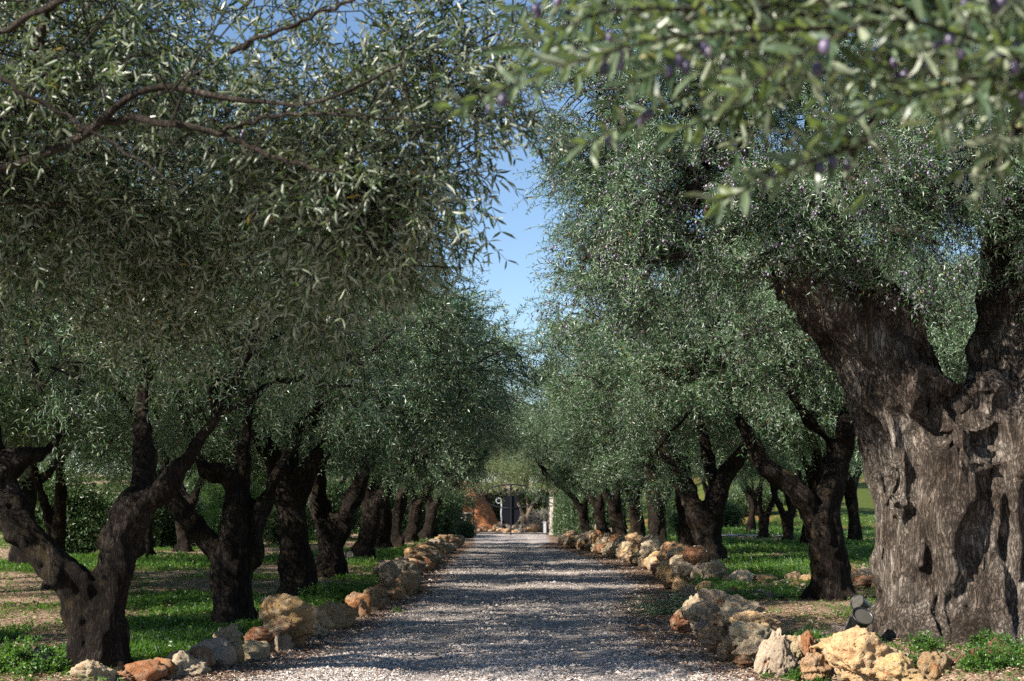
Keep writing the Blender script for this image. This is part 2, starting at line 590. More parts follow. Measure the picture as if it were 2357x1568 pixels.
# ------------------------------------------------------------------ leaves
LEAF_LO = (np.array([(0, 0, 0), (.45, .5, .06), (1, 0, -.06), (.45, -.5, .06)]), np.array([(0, 3, 2), (0, 2, 1)]))
LEAF_HI = (np.array([(0, 0, 0), (.33, 0, -.03), (.68, 0, -.03), (1, 0, -.10), (.22, .36, .05), (.62, .46, .05), (.22, -.36, .05), (.62, -.46, .05)]),
           np.array([(0, 1, 4), (1, 2, 5), (1, 5, 4), (2, 3, 5), (0, 6, 1), (1, 6, 7), (1, 7, 2), (2, 7, 3)]))


def leaves_into(geo, pos, t, nrm, L, wr, rnd, hi=False, mi=0):
    tv, tf = LEAF_HI if hi else LEAF_LO
    t = unit(t)
    b = unit(np.cross(nrm, t)); nn = np.cross(t, b)
    L = np.broadcast_to(L, (len(pos),))
    W = L * wr
    v = pos[:, None] + L[:, None, None] * (tv[None, :, :1] * t[:, None] + tv[None, :, 2:] * nn[:, None]) + W[:, None, None] * tv[None, :, 1:2] * b[:, None]
    k = len(tv)
    f = (np.arange(len(pos))[:, None, None] * k + tf[None]).reshape(-1, 3)
    geo.add(v.reshape(-1, 3), [f], np.repeat(rnd, k), mi)


def twigs_into(geo, p0, d, Lt, nodes, leafL, droop=.25, hi=False, wr=.2, stem=True, leaf_mi=0, stem_mi=1, stem_r=.0022, up_bias=.5, olives=None, ol_geo=None, ol_r=.009, tone=None):
    n = len(p0)
    d = unit(d)
    Lt = np.broadcast_to(Lt, (n,))
    side = unit(np.cross(d, rng.normal(size=(n, 3))))
    s = np.linspace(.12, 1, nodes)
    down = np.array([0, 0, -1.0])
    P = p0[:, None] + Lt[:, None, None] * (d[:, None] * s[None, :, None] + droop * down * (s ** 2)[None, :, None])
    T = unit(d[:, None] + 2 * droop * down * s[None, :, None])
    ang = np.arange(nodes) * (PI / 2) + rng.uniform(0, 6, (n, 1))
    up2 = np.cross(d, side)
    sd = side[:, None] * np.cos(ang)[..., None] + up2[:, None] * np.sin(ang)[..., None]
    pos, dirs = [], []
    for sg in (1, -1):
        pos.append(P); dirs.append(T * .75 + sg * sd * .75 + rng.normal(size=P.shape) * .34)
    pos = np.concatenate(pos, 1).reshape(-1, 3); dirs = np.concatenate(dirs, 1).reshape(-1, 3)
    m = len(pos)
    nrm = unit(np.array([0, 0, up_bias]) + rng.normal(size=(m, 3)) * .62)
    ll = leafL * rng.uniform(.65, 1.15, m)
    if tone is None:
        r = rng.uniform(0, 1, m)
    else:
        r = np.clip(np.tile(np.repeat(tone, nodes), 1)[:m] if False else np.concatenate([np.repeat(tone[:, None], nodes, 1)] * 2, 1).ravel() + rng.normal(size=m) * .16, 0, .972)
        odd = rng.uniform(0, 1, m) < .006
        r[odd] = .99
    leaves_into(geo, pos, dirs, nrm, ll, wr, r, hi, leaf_mi)
    if stem:
        k = 4
        ss = np.linspace(0, 1, k)
        C = p0[:, None] + Lt[:, None, None] * (d[:, None] * ss[None, :, None] + droop * down * (ss ** 2)[None, :, None])
        rr = stem_r * np.linspace(1.3, .5, k)
        a, b = side, up2
        th = np.array([0, 2.1, 4.2])
        ring = np.cos(th)[None, None, :, None] * a[:, None, None] + np.sin(th)[None, None, :, None] * b[:, None, None]
        V = C[:, :, None] + rr[None, :, None, None] * ring
        base = (np.arange(n) * k * 3)[:, None, None]
        ii = np.arange(k - 1)[None, :, None] * 3; jj = np.arange(3)[None, None]; kk = (jj + 1) % 3
        f = np.stack([base + ii + jj, base + ii + kk, base + ii + 3 + kk, base + ii + 3 + jj], -1).reshape(-1, 4)
        geo.add(V.reshape(-1, 3), [f], .5, stem_mi)
    if olives is not None and ol_geo is not None:
        pick = rng.uniform(size=n) < olives
        pp = P[pick][:, 1:-1].reshape(-1, 3)
        keep = rng.uniform(size=len(pp)) < .6
        pp = pp[keep] + rng.normal(size=(keep.sum(), 3)) * .010 + np.array([0, 0, -.025])
        ov, of = ico(1)
        sz = ol_r * rng.uniform(.75, 1.15, len(pp))
        V = pp[:, None] + sz[:, None, None] * (ov * np.array([.85, .85, 1.2]))[None]
        f = (np.arange(len(pp))[:, None, None] * len(ov) + of[None]).reshape(-1, 3)
        ol_geo.add(V.reshape(-1, 3), [f], np.repeat(rng.uniform(0, 1, len(pp)) ** 1.2, len(ov)))


def crown_geo(blobs, clumps, per, leafL, nodes=9, Lt=.28, spread=.26, hi=False, wr=.2, stem=True, droop=.3, olives=None, stem_r=.0022, ol_r=.009, shell=.45, weights=None, branches=True, hubs=None, br_r=.014):
    """blobs: (cx,cy,cz,rx,ry,rz[,density])"""
    B = np.array([list(b[:6]) + [b[6] if len(b) > 6 else 1.0] for b in blobs], float)
    w = (B[:, 3] * B[:, 4] * B[:, 5]) ** (2 / 3) * B[:, 6]
    bi = rng.choice(len(B), clumps, p=w / w.sum())
    u = unit(rng.normal(size=(clumps, 3)))
    r = (shell + (1 - shell) * rng.uniform(0, 1, clumps)) ** .8
    C = B[bi, :3] + u * B[bi, 3:6] * r[:, None]
    out = unit(u / B[bi, 3:6])
    geo, og = Geo(), Geo()
    n = clumps * per
    ci = np.repeat(np.arange(clumps), per)
    sp = spread * rng.uniform(.6, 1.25, clumps)
    p0 = C[ci] + np.clip(rng.normal(size=(n, 3)), -1.7, 1.7) * sp[ci][:, None] * np.array([.62, .62, .5])
    cd = unit(out + rng.normal(size=(clumps, 3)) * .45 + np.array([0, 0, -.12]))
    d = cd[ci] * .9 + rng.normal(size=(n, 3)) * .5
    tone_c = np.clip(rng.normal(.45, .2, clumps), .05, .9)
    ocl = None
    if olives:
        ocl = np.clip(rng.uniform(-.3, 1, clumps), 0, 1)[ci] * olives
    twigs_into(geo, p0, d, Lt * rng.uniform(.7, 1.25, n), nodes, leafL, droop, hi, wr, stem, 0, 1, stem_r, olives=ocl, ol_geo=og, ol_r=ol_r, tone=tone_c[ci])
    if branches:
        cen = B[:, :3] if hubs is None else np.asarray(hubs, float)
        for k in range(clumps):
            h = cen[np.argmin(((cen - C[k]) ** 2).sum(1))] + rng.normal(size=3) * .12
            mid = (h + C[k]) / 2 + rng.normal(size=3) * .12 + np.array([0, 0, .06])
            pts = spline([h, mid, C[k], C[k] + cd[k] * .6 * spread], 7)
            v, p = tube(pts, np.linspace(br_r, br_r * .22, 7), 5, False)
            geo.add(v, p, .5, 1)
    return geo, og


# ------------------------------------------------------------------ trunks
def remeshed(name, geo, voxel, mats, smooth_it=3):
    me = geo.mesh(name + '_raw', [])
    o = bpy.data.objects.new(name + '_raw', me)
    COL.objects.link(o)
    m = o.modifiers.new('r', 'REMESH'); m.mode = 'VOXEL'; m.voxel_size = voxel
    s = o.modifiers.new('s', 'SMOOTH'); s.iterations = smooth_it; s.factor = .5
    dg = bpy.context.evaluated_depsgraph_get(); dg.update()
    ev = o.evaluated_get(dg)
    m2 = bpy.data.meshes.new_from_object(ev)
    nv = len(m2.vertices)
    co = np.empty(nv * 3, np.float32); m2.vertices.foreach_get('co', co); co = co.reshape(-1, 3).astype(float)
    no = np.empty(nv * 3, np.float32); m2.vertices.foreach_get('normal', no); no = no.reshape(-1, 3).astype(float)
    polys4, polys3 = [], []
    ls = np.empty(len(m2.loops), np.int32); m2.loops.foreach_get('vertex_index', ls)
    lt = np.empty(len(m2.polygons), np.int32); m2.polygons.foreach_get('loop_total', lt)
    st = np.empty(len(m2.polygons), np.int32); m2.polygons.foreach_get('loop_start', st)
    q = ls[(st[lt == 4][:, None] + np.arange(4)[None])]
    t = ls[(st[lt == 3][:, None] + np.arange(3)[None])]
    bpy.data.objects.remove(o); bpy.data.meshes.remove(me); bpy.data.meshes.remove(m2)
    return co, no, [x for x in (q, t) if len(x)]


def strands_from_limb(geo, path, ns, seed, twist=1.2, rs=.46, offs=.62, flare=True, n=22):
    """path rows: x y z r"""
    r_ = np.random.default_rng(seed)
    S = spline(path, n)
    P, R = S[:, :3], np.maximum(S[:, 3] * .80, .02)
    t = unit(np.gradient(P, axis=0))
    ref = np.array([0.05, 1.0, 0.1])
    a = unit(np.cross(t, ref)); b = np.cross(t, a)
    s = np.linspace(0, 1, n)
    v, p = tube(P, R * .62, 12, True, .2, seed); geo.add(v, p)
    for j in range(ns):
        th = 2 * PI * j / ns + twist * s * r_.uniform(.7, 1.3) + r_.uniform(-.2, .2) + .25 * np.sin(s * 7 + j)
        off = R * offs * r_.uniform(.85, 1.2)
        q = P + (np.cos(th) * off)[:, None] * a + (np.sin(th) * off)[:, None] * b
        rad = R * rs * r_.uniform(.75, 1.15) * (1 + .16 * np.sin(s * 13 + j * 2.1))
        if flare:
            z = np.clip(1 - (P[:, 2] - P[0, 2]) / .5, 0, 1) ** 2
            q = q + (unit(np.stack([q[:, 0] - P[:, 0], q[:, 1] - P[:, 1], 0 * z], -1)) * (z * R * r_.uniform(.05, .65))[:, None])
            rad = rad * (1 + .25 * z)
        v, p = tube(q, rad, 9, True, .25, seed + j); geo.add(v, p)


def build_trunk(name, limbs, boughs, seed, voxel=.04, mat='bark', amp=.028, knots=4, ns=6):
    """limbs: list of [(x,y,z,r)...]; boughs: list of [(x,y,z,r)...] thin tubes that stay as tubes"""
    geo = Geo()
    for k, lb in enumerate(limbs):
        strands_from_limb(geo, lb, ns if lb[0][3] > .15 else 4, seed * 31 + k)
    r_ = np.random.default_rng(seed)
    for k in range(knots):
        lb = limbs[k % len(limbs)]
        S = spline(lb, 20)
        i = r_.integers(7, 14)
        th = r_.uniform(0, 2 * PI)
        c = S[i, :3] + S[i, 3] * .85 * np.array([math.cos(th), math.sin(th), 0])
        v, f = ico(2)
        v = v * S[i, 3] * r_.uniform(.22, .36) * (1 + .3 * vnoise(v * 2, k)[:, None]) + c
        geo.add(v, [f])
    co, no, polys = remeshed(name, geo, voxel, None)
    q = co * np.array([1, 1, .22])
    d = amp * fbm(q * 9, 3, seed) + amp * 1.3 * fbm(co * 3.6, 3, seed + 5)
    co = co + no * d[:, None]
    g2 = Geo(); g2.add(co, polys)
    for k, bp in enumerate(boughs):
        S = spline(bp, 12)
        S[1:-1, :3] += r_.normal(size=(10, 3)) * .03
        v, p = tube(S[:, :3], S[:, 3], 8, True, .2, seed + k); g2.add(v, p)
    return g2.mesh(name, [M[mat]], True)


def auto_boughs(limbs, blobs, seed, r0=.06):
    r_ = np.random.default_rng(seed + 99)
    ends = np.array([lb[-1] for lb in limbs], float)
    res = []
    for b in blobs:
        c = np.array(b[:3], float)
        k = np.argmin(((ends[:, :3] - c) ** 2).sum(1))
        e = ends[k]
        mid = (e[:3] + c) / 2 + r_.normal(size=3) * .18 + np.array([0, 0, .1])
        r = min(r0, e[3] * .7)
        res.append([(*e[:3], r), (*mid, r * .65), (*c, r * .35), (*(c + (c - mid) * .15), r * .15)])
    return res


class TreeProto: pass


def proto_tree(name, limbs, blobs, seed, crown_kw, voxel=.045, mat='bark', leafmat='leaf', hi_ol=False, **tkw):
    p = TreeProto()
    boughs = auto_boughs(limbs, blobs, seed)
    p.trunk = build_trunk('trunk', limbs, boughs, seed, voxel, mat, **tkw)
    hubs = [q for b in boughs for q in (b[1][:3], b[2][:3])]
    g, og = crown_geo(blobs, hubs=hubs, **crown_kw)
    p.crown = g.mesh('crown', [M[leafmat], M['twig']])
    p.olives = og.mesh('olives', [M['olive']], True) if og.n else None
    p.used = False
    return p


def plant_tree(p, name, loc, rz=0, scale=1.0, label='', group=None, cat='tree'):
    root = empty(name, loc, rz)
    root.scale = (scale,) * 3 if isinstance(scale, (int, float)) else scale
    tag(root, label, cat, group)
    obj('trunk', p.trunk, root)
    obj('crown', p.crown, root)
    if p.olives is not None:
        o = obj('olives', p.olives, root); o['kind'] = 'stuff'
    return root


def gpos(x, y): return (x, y, float(gz(np.array([x]), np.array([y]))[0]) - .03)


def W(origin, px_list, Y0, rel=True):
    """picture points -> offsets from origin, rows (x, y, depth offset, r)"""
    res = []
    for (x, y, dY, r) in px_list:
        w = at(x, y, Y0 + dY) - np.array(origin)
        res.append((w[0], w[1], w[2], r))
    return res


AV_L, AV_R = 'olive trees of the avenue on the left of the road', 'olive trees of the avenue on the right of the road'


def std_blobs(r_, h=3.9, R=2.0, n=8, dx=0, dy=0, flat=.75, top=1.15):
    bl = [(dx, dy, h + .5, R * .75, R * .75, top)]
    for k in range(n):
        a = 2 * PI * k / n + r_.uniform(-.25, .25)
        rr = R * r_.uniform(.75, 1.0)
        s = r_.uniform(.85, 1.25)
        bl.append((dx + rr * math.cos(a), dy + rr * math.sin(a) * .9, h + r_.uniform(-.75, .5), s, s, s * flat))
    return bl


# ---- L1: nearest left trunk, forked low
o1 = gpos(*at(225, 1540, 12.7)[:2])
L1_limbs = [
    W(o1, [(215, 1590, 0, .30), (205, 1440, 0, .24), (180, 1350, 0, .21), (110, 1280, -.1, .175), (30, 1190, -.1, .16), (-8, 1090, 0, .145), (-25, 1000, .1, .12), (-70, 880, .2, .07)], 12.7),
    W(o1, [(238, 1590, .05, .29), (240, 1430, .05, .25), (255, 1330, .05, .22), (280, 1230, .1, .2), (310, 1160, .1, .19), (330, 1120, .2, .15), (320, 1000, .4, .1), (330, 880, .6, .06)], 12.7),
    W(o1, [(270, 1270, .1, .17), (320, 1170, .0, .17), (390, 1125, -.15, .14), (430, 1060, -.3, .10), (500, 950, -.4, .06)], 12.7),
    W(o1, [(-5, 1090, 0, .12), (50, 1050, .1, .10), (105, 1040, .3, .08), (150, 980, .5, .06), (180, 880, .6, .035)], 12.7),
]
B1 = [(.0, .2, 4.2, 1.5, 1.4, 1.2), (-1.6, 0, 3.9, 1.4, 1.4, 1.1), (1.5, -.2, 3.8, 1.2, 1.2, 1.0), (.4, -1.3, 3.4, 1.2, .9, .8), (-1.2, -1.2, 3.3, 1.1, .9, .8),
      (.9, 1.3, 3.8, 1.1, 1.0, 1.0), (-.8, 1.4, 3.7, 1.2, 1.0, 1.0), (2.0, .3, 3.3, .75, .9, .75), (1.4, -.9, 2.75, .8, .7, .45), (-.4, -.9, 2.6, .9, .6, .4), (-1.9, -.6, 2.7, .9, .7, .5), (.3, .2, 5.0, 1.1, 1.0, .7), (2.2, -.5, 2.7, .5, .6, .4)]
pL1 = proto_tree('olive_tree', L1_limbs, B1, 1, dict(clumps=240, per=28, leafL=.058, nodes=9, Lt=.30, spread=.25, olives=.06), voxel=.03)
plant_tree(pL1, 'olive_tree', o1, label='dark olive trunk nearest on the left, forking knee-high into a wide V of limbs', group=AV_L)

# ---- L2
o2 = gpos(*at(540, 1440, 17.4)[:2])
L2_limbs = [
    W(o2, [(540, 1475, 0, .29), (540, 1340, 0, .25), (540, 1240, 0, .24), (550, 1160, .1, .21), (520, 1095, .1, .15), (470, 1085, .1, .12), (440, 1000, .2, .07)], 17.4),
    W(o2, [(522, 1475, 0, .2), (510, 1310, 0, .17), (475, 1240, 0, .15), (430, 1190, -.1, .135), (395, 1130, -.1, .12), (370, 1030, .1, .07)], 17.4),
    W(o2, [(560, 1300, .1, .16), (590, 1200, .1, .15), (630, 1110, .1, .13), (680, 1000, .2, .07)], 17.4),
    W(o2, [(550, 1160, .2, .14), (560, 1080, .3, .12), (570, 960, .4, .07)], 17.4),
]
B2 = [(.2, .1, 4.2, 1.5, 1.4, 1.2), (-1.5, 0, 3.8, 1.2, 1.3, 1.0), (1.6, -.1, 3.9, 1.25, 1.2, 1.05), (.6, -1.2, 3.3, 1.2, .9, .8), (-1.0, -1.2, 3.2, 1.0, .9, .7),
      (1.0, 1.2, 3.8, 1.1, 1.0, 1.0), (-.8, 1.2, 3.7, 1.2, 1.0, 1.0), (2.1, .2, 3.4, .8, .9, .8), (1.8, -.8, 2.7, .8, .7, .45), (.4, .2, 5.1, 1.1, 1.0, .75), (-.2, -.9, 2.6, .8, .6, .4)]
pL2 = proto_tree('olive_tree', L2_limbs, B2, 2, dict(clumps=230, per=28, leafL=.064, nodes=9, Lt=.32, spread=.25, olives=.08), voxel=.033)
plant_tree(pL2, 'olive_tree', o2, label='second dark olive trunk on the left, a slanting limb leaving its left side', group=AV_L)

# ---- shared prototypes for the rest of the avenue and the orchard
def limb_set(kind):
    if kind == 0:   # one leaning stem that forks high
        return [[(0, 0, -.05, .27), (-.05, 0, .6, .22), (-.12, .05, 1.2, .205), (-.2, .05, 1.7, .18), (-.5, .1, 2.3, .12), (-.9, .2, 3.1, .06)],
                [(-.15, .05, 1.3, .17), (.1, 0, 1.85, .15), (.45, -.1, 2.4, .11), (.8, -.2, 3.2, .06)],
                [(-.18, .1, 1.5, .14), (-.1, .4, 2.1, .11), (0, .8, 3.1, .06)]]
    if kind == 1:   # V fork
        return [[(0, 0, -.05, .26), (-.02, 0, .5, .2), (-.15, 0, 1.0, .17), (-.45, .05, 1.7, .14), (-.65, .1, 2.4, .1), (-1.0, .2, 3.2, .05)],
                [(.04, 0, -.05, .25), (.06, 0, .5, .2), (.15, 0, 1.0, .18), (.4, -.1, 1.7, .15), (.75, -.1, 2.3, .11), (1.1, -.2, 3.2, .05)],
                [(.2, 0, 1.1, .13), (.15, .3, 1.9, .12), (.1, .7, 3.0, .06)]]
    if kind == 2:   # leaning right
        return [[(0, 0, -.05, .26), (.08, 0, .6, .21), (.25, 0, 1.2, .18), (.6, .05, 1.8, .15), (1.1, .1, 2.3, .11), (1.7, .1, 3.0, .06)],
                [(.15, 0, .9, .16), (.05, .1, 1.6, .14), (-.2, .2, 2.3, .1), (-.5, .3, 3.2, .06)]]
    return [[(0, 0, -.05, .30), (0, 0, .6, .25), (.05, 0, 1.3, .23), (.1, .1, 2.0, .17), (.3, .1, 3.2, .07)],
            [(0, 0, 1.2, .18), (-.4, -.1, 1.75, .15), (-1.0, -.1, 2.3, .1), (-1.4, 0, 3.2, .05)],
            [(0, 0, 1.4, .15), (.5, 0, 1.9, .13), (1.0, .2, 2.6, .09), (1.3, .2, 3.3, .05)]]


PR = []
for k in range(4):
    r_ = np.random.default_rng(40 + k)
    bl = std_blobs(r_, 4.0, 1.9, 9, dx=.25 * (k == 2))
    bl += [(r_.uniform(-1.3, 1.3), r_.uniform(-1.2, 1.2), 2.8, .8, .8, .45) for _ in range(3)]
    bl += [(1.75 * math.cos(q_), 1.7 * math.sin(q_), r_.uniform(2.35, 2.8), .7, .7, .55) for q_ in r_.uniform(0, 6.28, 6)]
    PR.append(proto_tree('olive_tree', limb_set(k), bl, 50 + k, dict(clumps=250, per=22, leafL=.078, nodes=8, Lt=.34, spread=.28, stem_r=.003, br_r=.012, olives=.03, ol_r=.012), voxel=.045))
# long-leaf, lighter copies for far trees
PF = []
for k in range(3):
    r_ = np.random.default_rng(70 + k)
    bl = std_blobs(r_, 4.0, 1.9, 8)
    PF.append(proto_tree('olive_tree', limb_set([1, 3, 0][k]), bl, 80 + k, dict(clumps=170, per=20, leafL=.115, nodes=6, Lt=.42, spread=.38, stem=False, branches=False), voxel=.06))

left_trees = [
    (690, 1385, 22.0, PR[0], .1, 1.0, 'third dark olive trunk on the left, a single stout stem leaning slightly left'),
    (765, 1330, 28.0, PR[1], 2.9, 1.0, 'fourth dark olive trunk on the left, slim stem forking under the crown'),
    (835, 1285, 35.0, PR[2], .1, 1.03, 'fifth olive tree on the left, thick limb sweeping right towards the road'),
    (876, 1268, 41.5, PR[3], 1.0, 1.02, 'sixth dark olive trunk on the left, upright between two leaning neighbours'),
    (905, 1262, 47.0, PR[1], -.5, 1.0, 'seventh olive tree on the left, forked stem between two leaning ones'),
    (944, 1256, 53.0, PR[2], .25, 1.05, 'eighth olive tree on the left, low slanting stem before the last one'),
    (982, 1250, 59.0, PR[2], .0, 1.0, 'last olive tree of the left row, thin stem leaning right beside the gate bushes'),
]
for (x, y, Y0, p, rz, s, lab) in left_trees:
    plant_tree(p, 'olive_tree', gpos(*at(x, y, Y0)[:2]), rz, (s * 1.36, s * 1.22, s * 1.12), lab, AV_L)

right_trees = [
    (1625, 1295, 30.5, PR[1], .2, 1.08, 'olive tree with a mossy V-forked trunk right behind the stone wall on the right'),
    (1580, 1285, 36.0, PR[0], 1.6, 1.05, 'straight dark olive trunk half hidden behind the mossy forked one on the right'),
    (1510, 1255, 43.0, PR[3], 2.0, 1.05, 'upright black olive trunk behind the hanging spray of leaves on the right'),
    (1470, 1247, 48.0, PR[0], .6, 1.0, 'olive tree on the right with a stout dark stem before two leaning ones'),
    (1428, 1242, 53.5, PR[2], 3.3, 1.05, 'olive tree on the right whose pale-sided trunk slants left over the stone wall'),
    (1390, 1240, 59.0, PR[2], 2.8, 1.0, 'second last olive tree of the right row, dark and leaning left'),
    (1352, 1236, 65.0, PR[2], 3.4, 1.0, 'last olive tree of the right row, thin dark stem by the gate shrubs'),
]
for (x, y, Y0, p, rz, s, lab) in right_trees:
    plant_tree(p, 'olive_tree', gpos(*at(x, y, Y0)[:2]), rz, (s * 1.36, s * 1.22, s * 1.12), lab, AV_R)

# ---- R2
oR2 = gpos(*at(1915, 1388, 20.0)[:2])
R2_limbs = [
    W(oR2, [(1915, 1396, 0, .36), (1905, 1290, 0, .30), (1895, 1210, 0, .30), (1905, 1150, 0, .24), (1930, 1080, .1, .22), (1945, 1000, .1, .19), (1950, 930, .2, .12), (1970, 800, .3, .06)], 20.0),
    W(oR2, [(1890, 1230, 0, .2), (1850, 1150, -.1, .19), (1795, 1095, -.15, .17), (1755, 1070, -.2, .16), (1730, 1010, -.2, .13), (1690, 950, -.2, .09), (1640, 850, -.2, .05)], 20.0),
    W(oR2, [(1930, 1080, .1, .13), (1900, 1010, .3, .09), (1850, 950, .4, .08), (1800, 870, .5, .05)], 20.0),
    W(oR2, [(1940, 1010, .0, .12), (1985, 960, .1, .11), (2040, 880, .2, .06)], 20.0),
]
BR2 = [(-.6, 0, 4.4, 1.6, 1.5, 1.2), (-2.2, 0, 4.2, 1.4, 1.4, 1.2), (-3.2, .2, 4.0, 1.0, 1.1, 1.0), (-1.4, -1.2, 3.5, 1.3, .9, .8), (.8, -.6, 4.0, 1.3, 1.2, 1.1), (1.8, .3, 3.9, 1.1, 1.1, 1.0),
       (-1.3, 1.2, 4.1, 1.3, 1.0, 1.1), (.4, 1.3, 4.2, 1.2, 1.0, 1.0), (-2.3, -.8, 3.0, .95, .8, .55), (-.7, -.9, 3.1, .9, .7, .45), (-1.4, 0, 5.4, 1.3, 1.2, .8), (-2.45, .6, 1.95, .36, .36, .5, 2.2), (-2.9, .3, 2.9, .6, .6, .5), (-3.0, .2, 5.0, .8, .8, .7)]
pR2 = proto_tree('olive_tree', R2_limbs, BR2, 3, dict(clumps=290, per=28, leafL=.068, nodes=9, Lt=.33, spread=.25, olives=.2, ol_r=.012), voxel=.035)
plant_tree(pR2, 'olive_tree', oR2, label='black olive trunk left of the giant one, with an elbowed limb reaching left', group=AV_R)

# ---- R1: the ancient tree
oR1 = np.array(gpos(4.55, 14.3))
rx1 = np.random.default_rng(77)
gR = Geo()


def add_strand(pts, lump=.22, seed=0, n=30, sides=12):
    S = spline(pts, n)
    S[:, :3] += .02 * np.stack([vnoise(np.stack([np.arange(n) * .5, 0 * S[:, 0] + seed * 3.1 + k, 0 * S[:, 0]], -1), 5) for k in range(3)], -1)
    v, p = tube(S[:, :3], np.maximum(S[:, 3], .03), sides, True, lump, seed)
    gR.add(v, p)


add_strand([(0, .08, -.1, .78), (-.02, .08, .6, .58), (-.03, .08, 1.3, .59), (0, .10, 1.95, .58), (.02, .2, 2.35, .42)], .12, 1)
NS = 17
for j in range(NS):
    th = 2 * PI * j / NS + rx1.uniform(-.1, .1)
    cx_, sy_ = math.cos(th), math.sin(th)
    tw = .35
    r0 = rx1.uniform(.15, .25)
    fl = rx1.uniform(1.05, 1.45)
    pts = [(cx_ * .84 * fl, sy_ * .74 * fl, -.12, r0 * 1.05), (cx_ * .76, sy_ * .66, .3, r0)]
    for z, q in ((.8, .70), (1.35, .74), (1.85, .80)):
        a = th + tw * z / 2.0
        pts.append((math.cos(a) * q, math.sin(a) * q * .84, z, r0 * rx1.uniform(.85, 1.2)))
    a = th + tw
    c2, s2 = math.cos(a), math.sin(a)
    if c2 < -.12:      # towards the left limb
        pts += [(-.52 + c2 * .42, s2 * .45, 2.45, r0 * 1.1), (-.98 + c2 * .26, s2 * .38 - .02, 3.0, r0 * 1.0), (-1.42 + c2 * .22, s2 * .33 - .05, 3.5, r0 * .95), (-1.85 + c2 * .16, s2 * .28 - .08, 4.05, r0 * .85), (-2.05 + c2 * .1, s2 * .2 - .1, 4.45, r0 * .6)]
    elif c2 > .2:
        pts += [(.42 + c2 * .42, s2 * .55, 2.45, r0 * 1.1), (.52 + c2 * .38, s2 * .5, 3.0, r0 * 1.05), (.58 + c2 * .34, s2 * .45, 3.7, r0), (.62 + c2 * .28, s2 * .4, 4.6, r0 * .8)]
    elif s2 > 0:
        pts += [(-.35, .5, 2.4, r0 * 1.1), (-.65, .5, 3.0, r0), (-1.0, .5, 3.6, r0 * .8), (-1.35, .5, 4.3, r0 * .5)]
    else:
        pts += [(c2 * .72, s2 * .66, 2.1, r0 * .9), (c2 * .7, s2 * .6, 2.3, r0 * .55)]
    add_strand(pts, .14, 10 + j)
# inner bodies of the limbs
add_strand([(-.3, .05, 1.8, .5), (-.62, .02, 2.4, .42), (-1.05, 0, 3.0, .34), (-1.5, -.05, 3.55, .29), (-1.9, -.08, 4.1, .22), (-2.05, -.1, 4.4, .16)], .2, 41)
add_strand([(-.25, .3, 2.0, .36), (-.45, .2, 2.6, .34), (-.62, .15, 3.05, .33), (-.9, .2, 3.5, .27), (-1.2, .3, 4.0, .2), (-1.5, .3, 4.7, .1)], .25, 42)
add_strand([(.35, .1, 1.8, .5), (.5, .05, 2.5, .42), (.58, .1, 3.2, .40), (.62, .1, 3.9, .33), (.7, .1, 4.8, .2)], .2, 43)
# broken stub, burls, knobs, toes of the roots
add_strand([(.02, -.5, 2.18, .15), (-.22, -.62, 2.42, .13), (-.48, -.68, 2.54, .10), (-.72, -.70, 2.58, .05)], .5, 44)
add_strand([(-.15, -.58, 1.75, .10), (.02, -.66, 2.05, .17), (.06, -.62, 2.45, .15), (.05, -.6, 2.58, .06)], .45, 45)
add_strand([(-.62, -.52, 1.62, .10), (-.3, -.70, 1.72, .15), (.08, -.74, 1.70, .16), (.4, -.68, 1.84, .14), (.62, -.5, 2.1, .1)], .4, 46)
add_strand([(-.66, -.36, .3, .15), (-.60, -.40, .9, .16), (-.50, -.45, 1.5, .16), (-.52, -.38, 2.1, .17), (-.86, -.28, 2.8, .14)], .3, 47)
for (kx, ky, kz, kr) in [(-.78, -.3, 1.35, .18), (.62, -.28, 2.75, .2), (-1.95, -.2, 4.4, .2), (-2.05, -.25, 4.15, .15)]:
    v, f = ico(3)
    v = v * kr * (1 + .35 * fbm(v * 1.8, 3, int(kz * 50))[:, None]) + np.array([kx, ky, kz]); gR.add(v, [f])
for k in range(9):
    a = -PI * .98 + PI * .98 * k / 8 + rx1.uniform(-.1, .1)
    l = rx1.uniform(1.15, 1.45)
    add_strand([(math.cos(a) * .66, math.sin(a) * .58, .5, .17), (math.cos(a) * .85, math.sin(a) * .76, .2, .16), (math.cos(a + .08) * l, math.sin(a + .08) * l * .88, -.04, .10), (math.cos(a + .15) * l * 1.25, math.sin(a + .15) * l * 1.1, -.15, .05)], .3, 60 + k, 16, 9)
co, no, polys = remeshed('trunk', gR, .024, None, 2)
q = co * np.array([1, 1, .16])
wv = .5 * vnoise(co * 1.3, 90)[:, None]
d = .016 * fbm(q * 15 + wv, 3, 91) + .038 * fbm(co * 3.0, 4, 92) + .075 * (.7 - 2.2 * np.abs(vnoise(co * np.array([4.2, 4.2, .6]) + wv * .9, 94))) - .09 * np.clip(fbm(co * np.array([3.0, 3.0, .7]) + 4.1, 3, 96) - .25, 0, 1)
for (hx, hy_, hw, hh_, dp) in [(2084, 1112, 12, 80, .10), (2150, 1370, 10, 85, .13), (2262, 1010, 85, 110, .13), (2262, 1250, 52, 90, .13), (2150, 975, 45, 60, .36), (2320, 1280, 14, 150, .12), (2215, 840, 60, 80, .10)]:
    c_ = at(hx, hy_, 13.6) - oR1
    e_ = ((co[:, 0] - c_[0]) / (hw * 13.6 / F_PX)) ** 2 + ((co[:, 2] - c_[2]) / (hh_ * 13.6 / F_PX)) ** 2
    e_ = e_ * (1 + .45 * fbm(co * np.array([5, 5, 2.]), 2, int(hx)))
    d = d - dp * (1 - sstep(.1, 1.6, e_)) * (no[:, 1] < .1)
co = co + no * d[:, None]
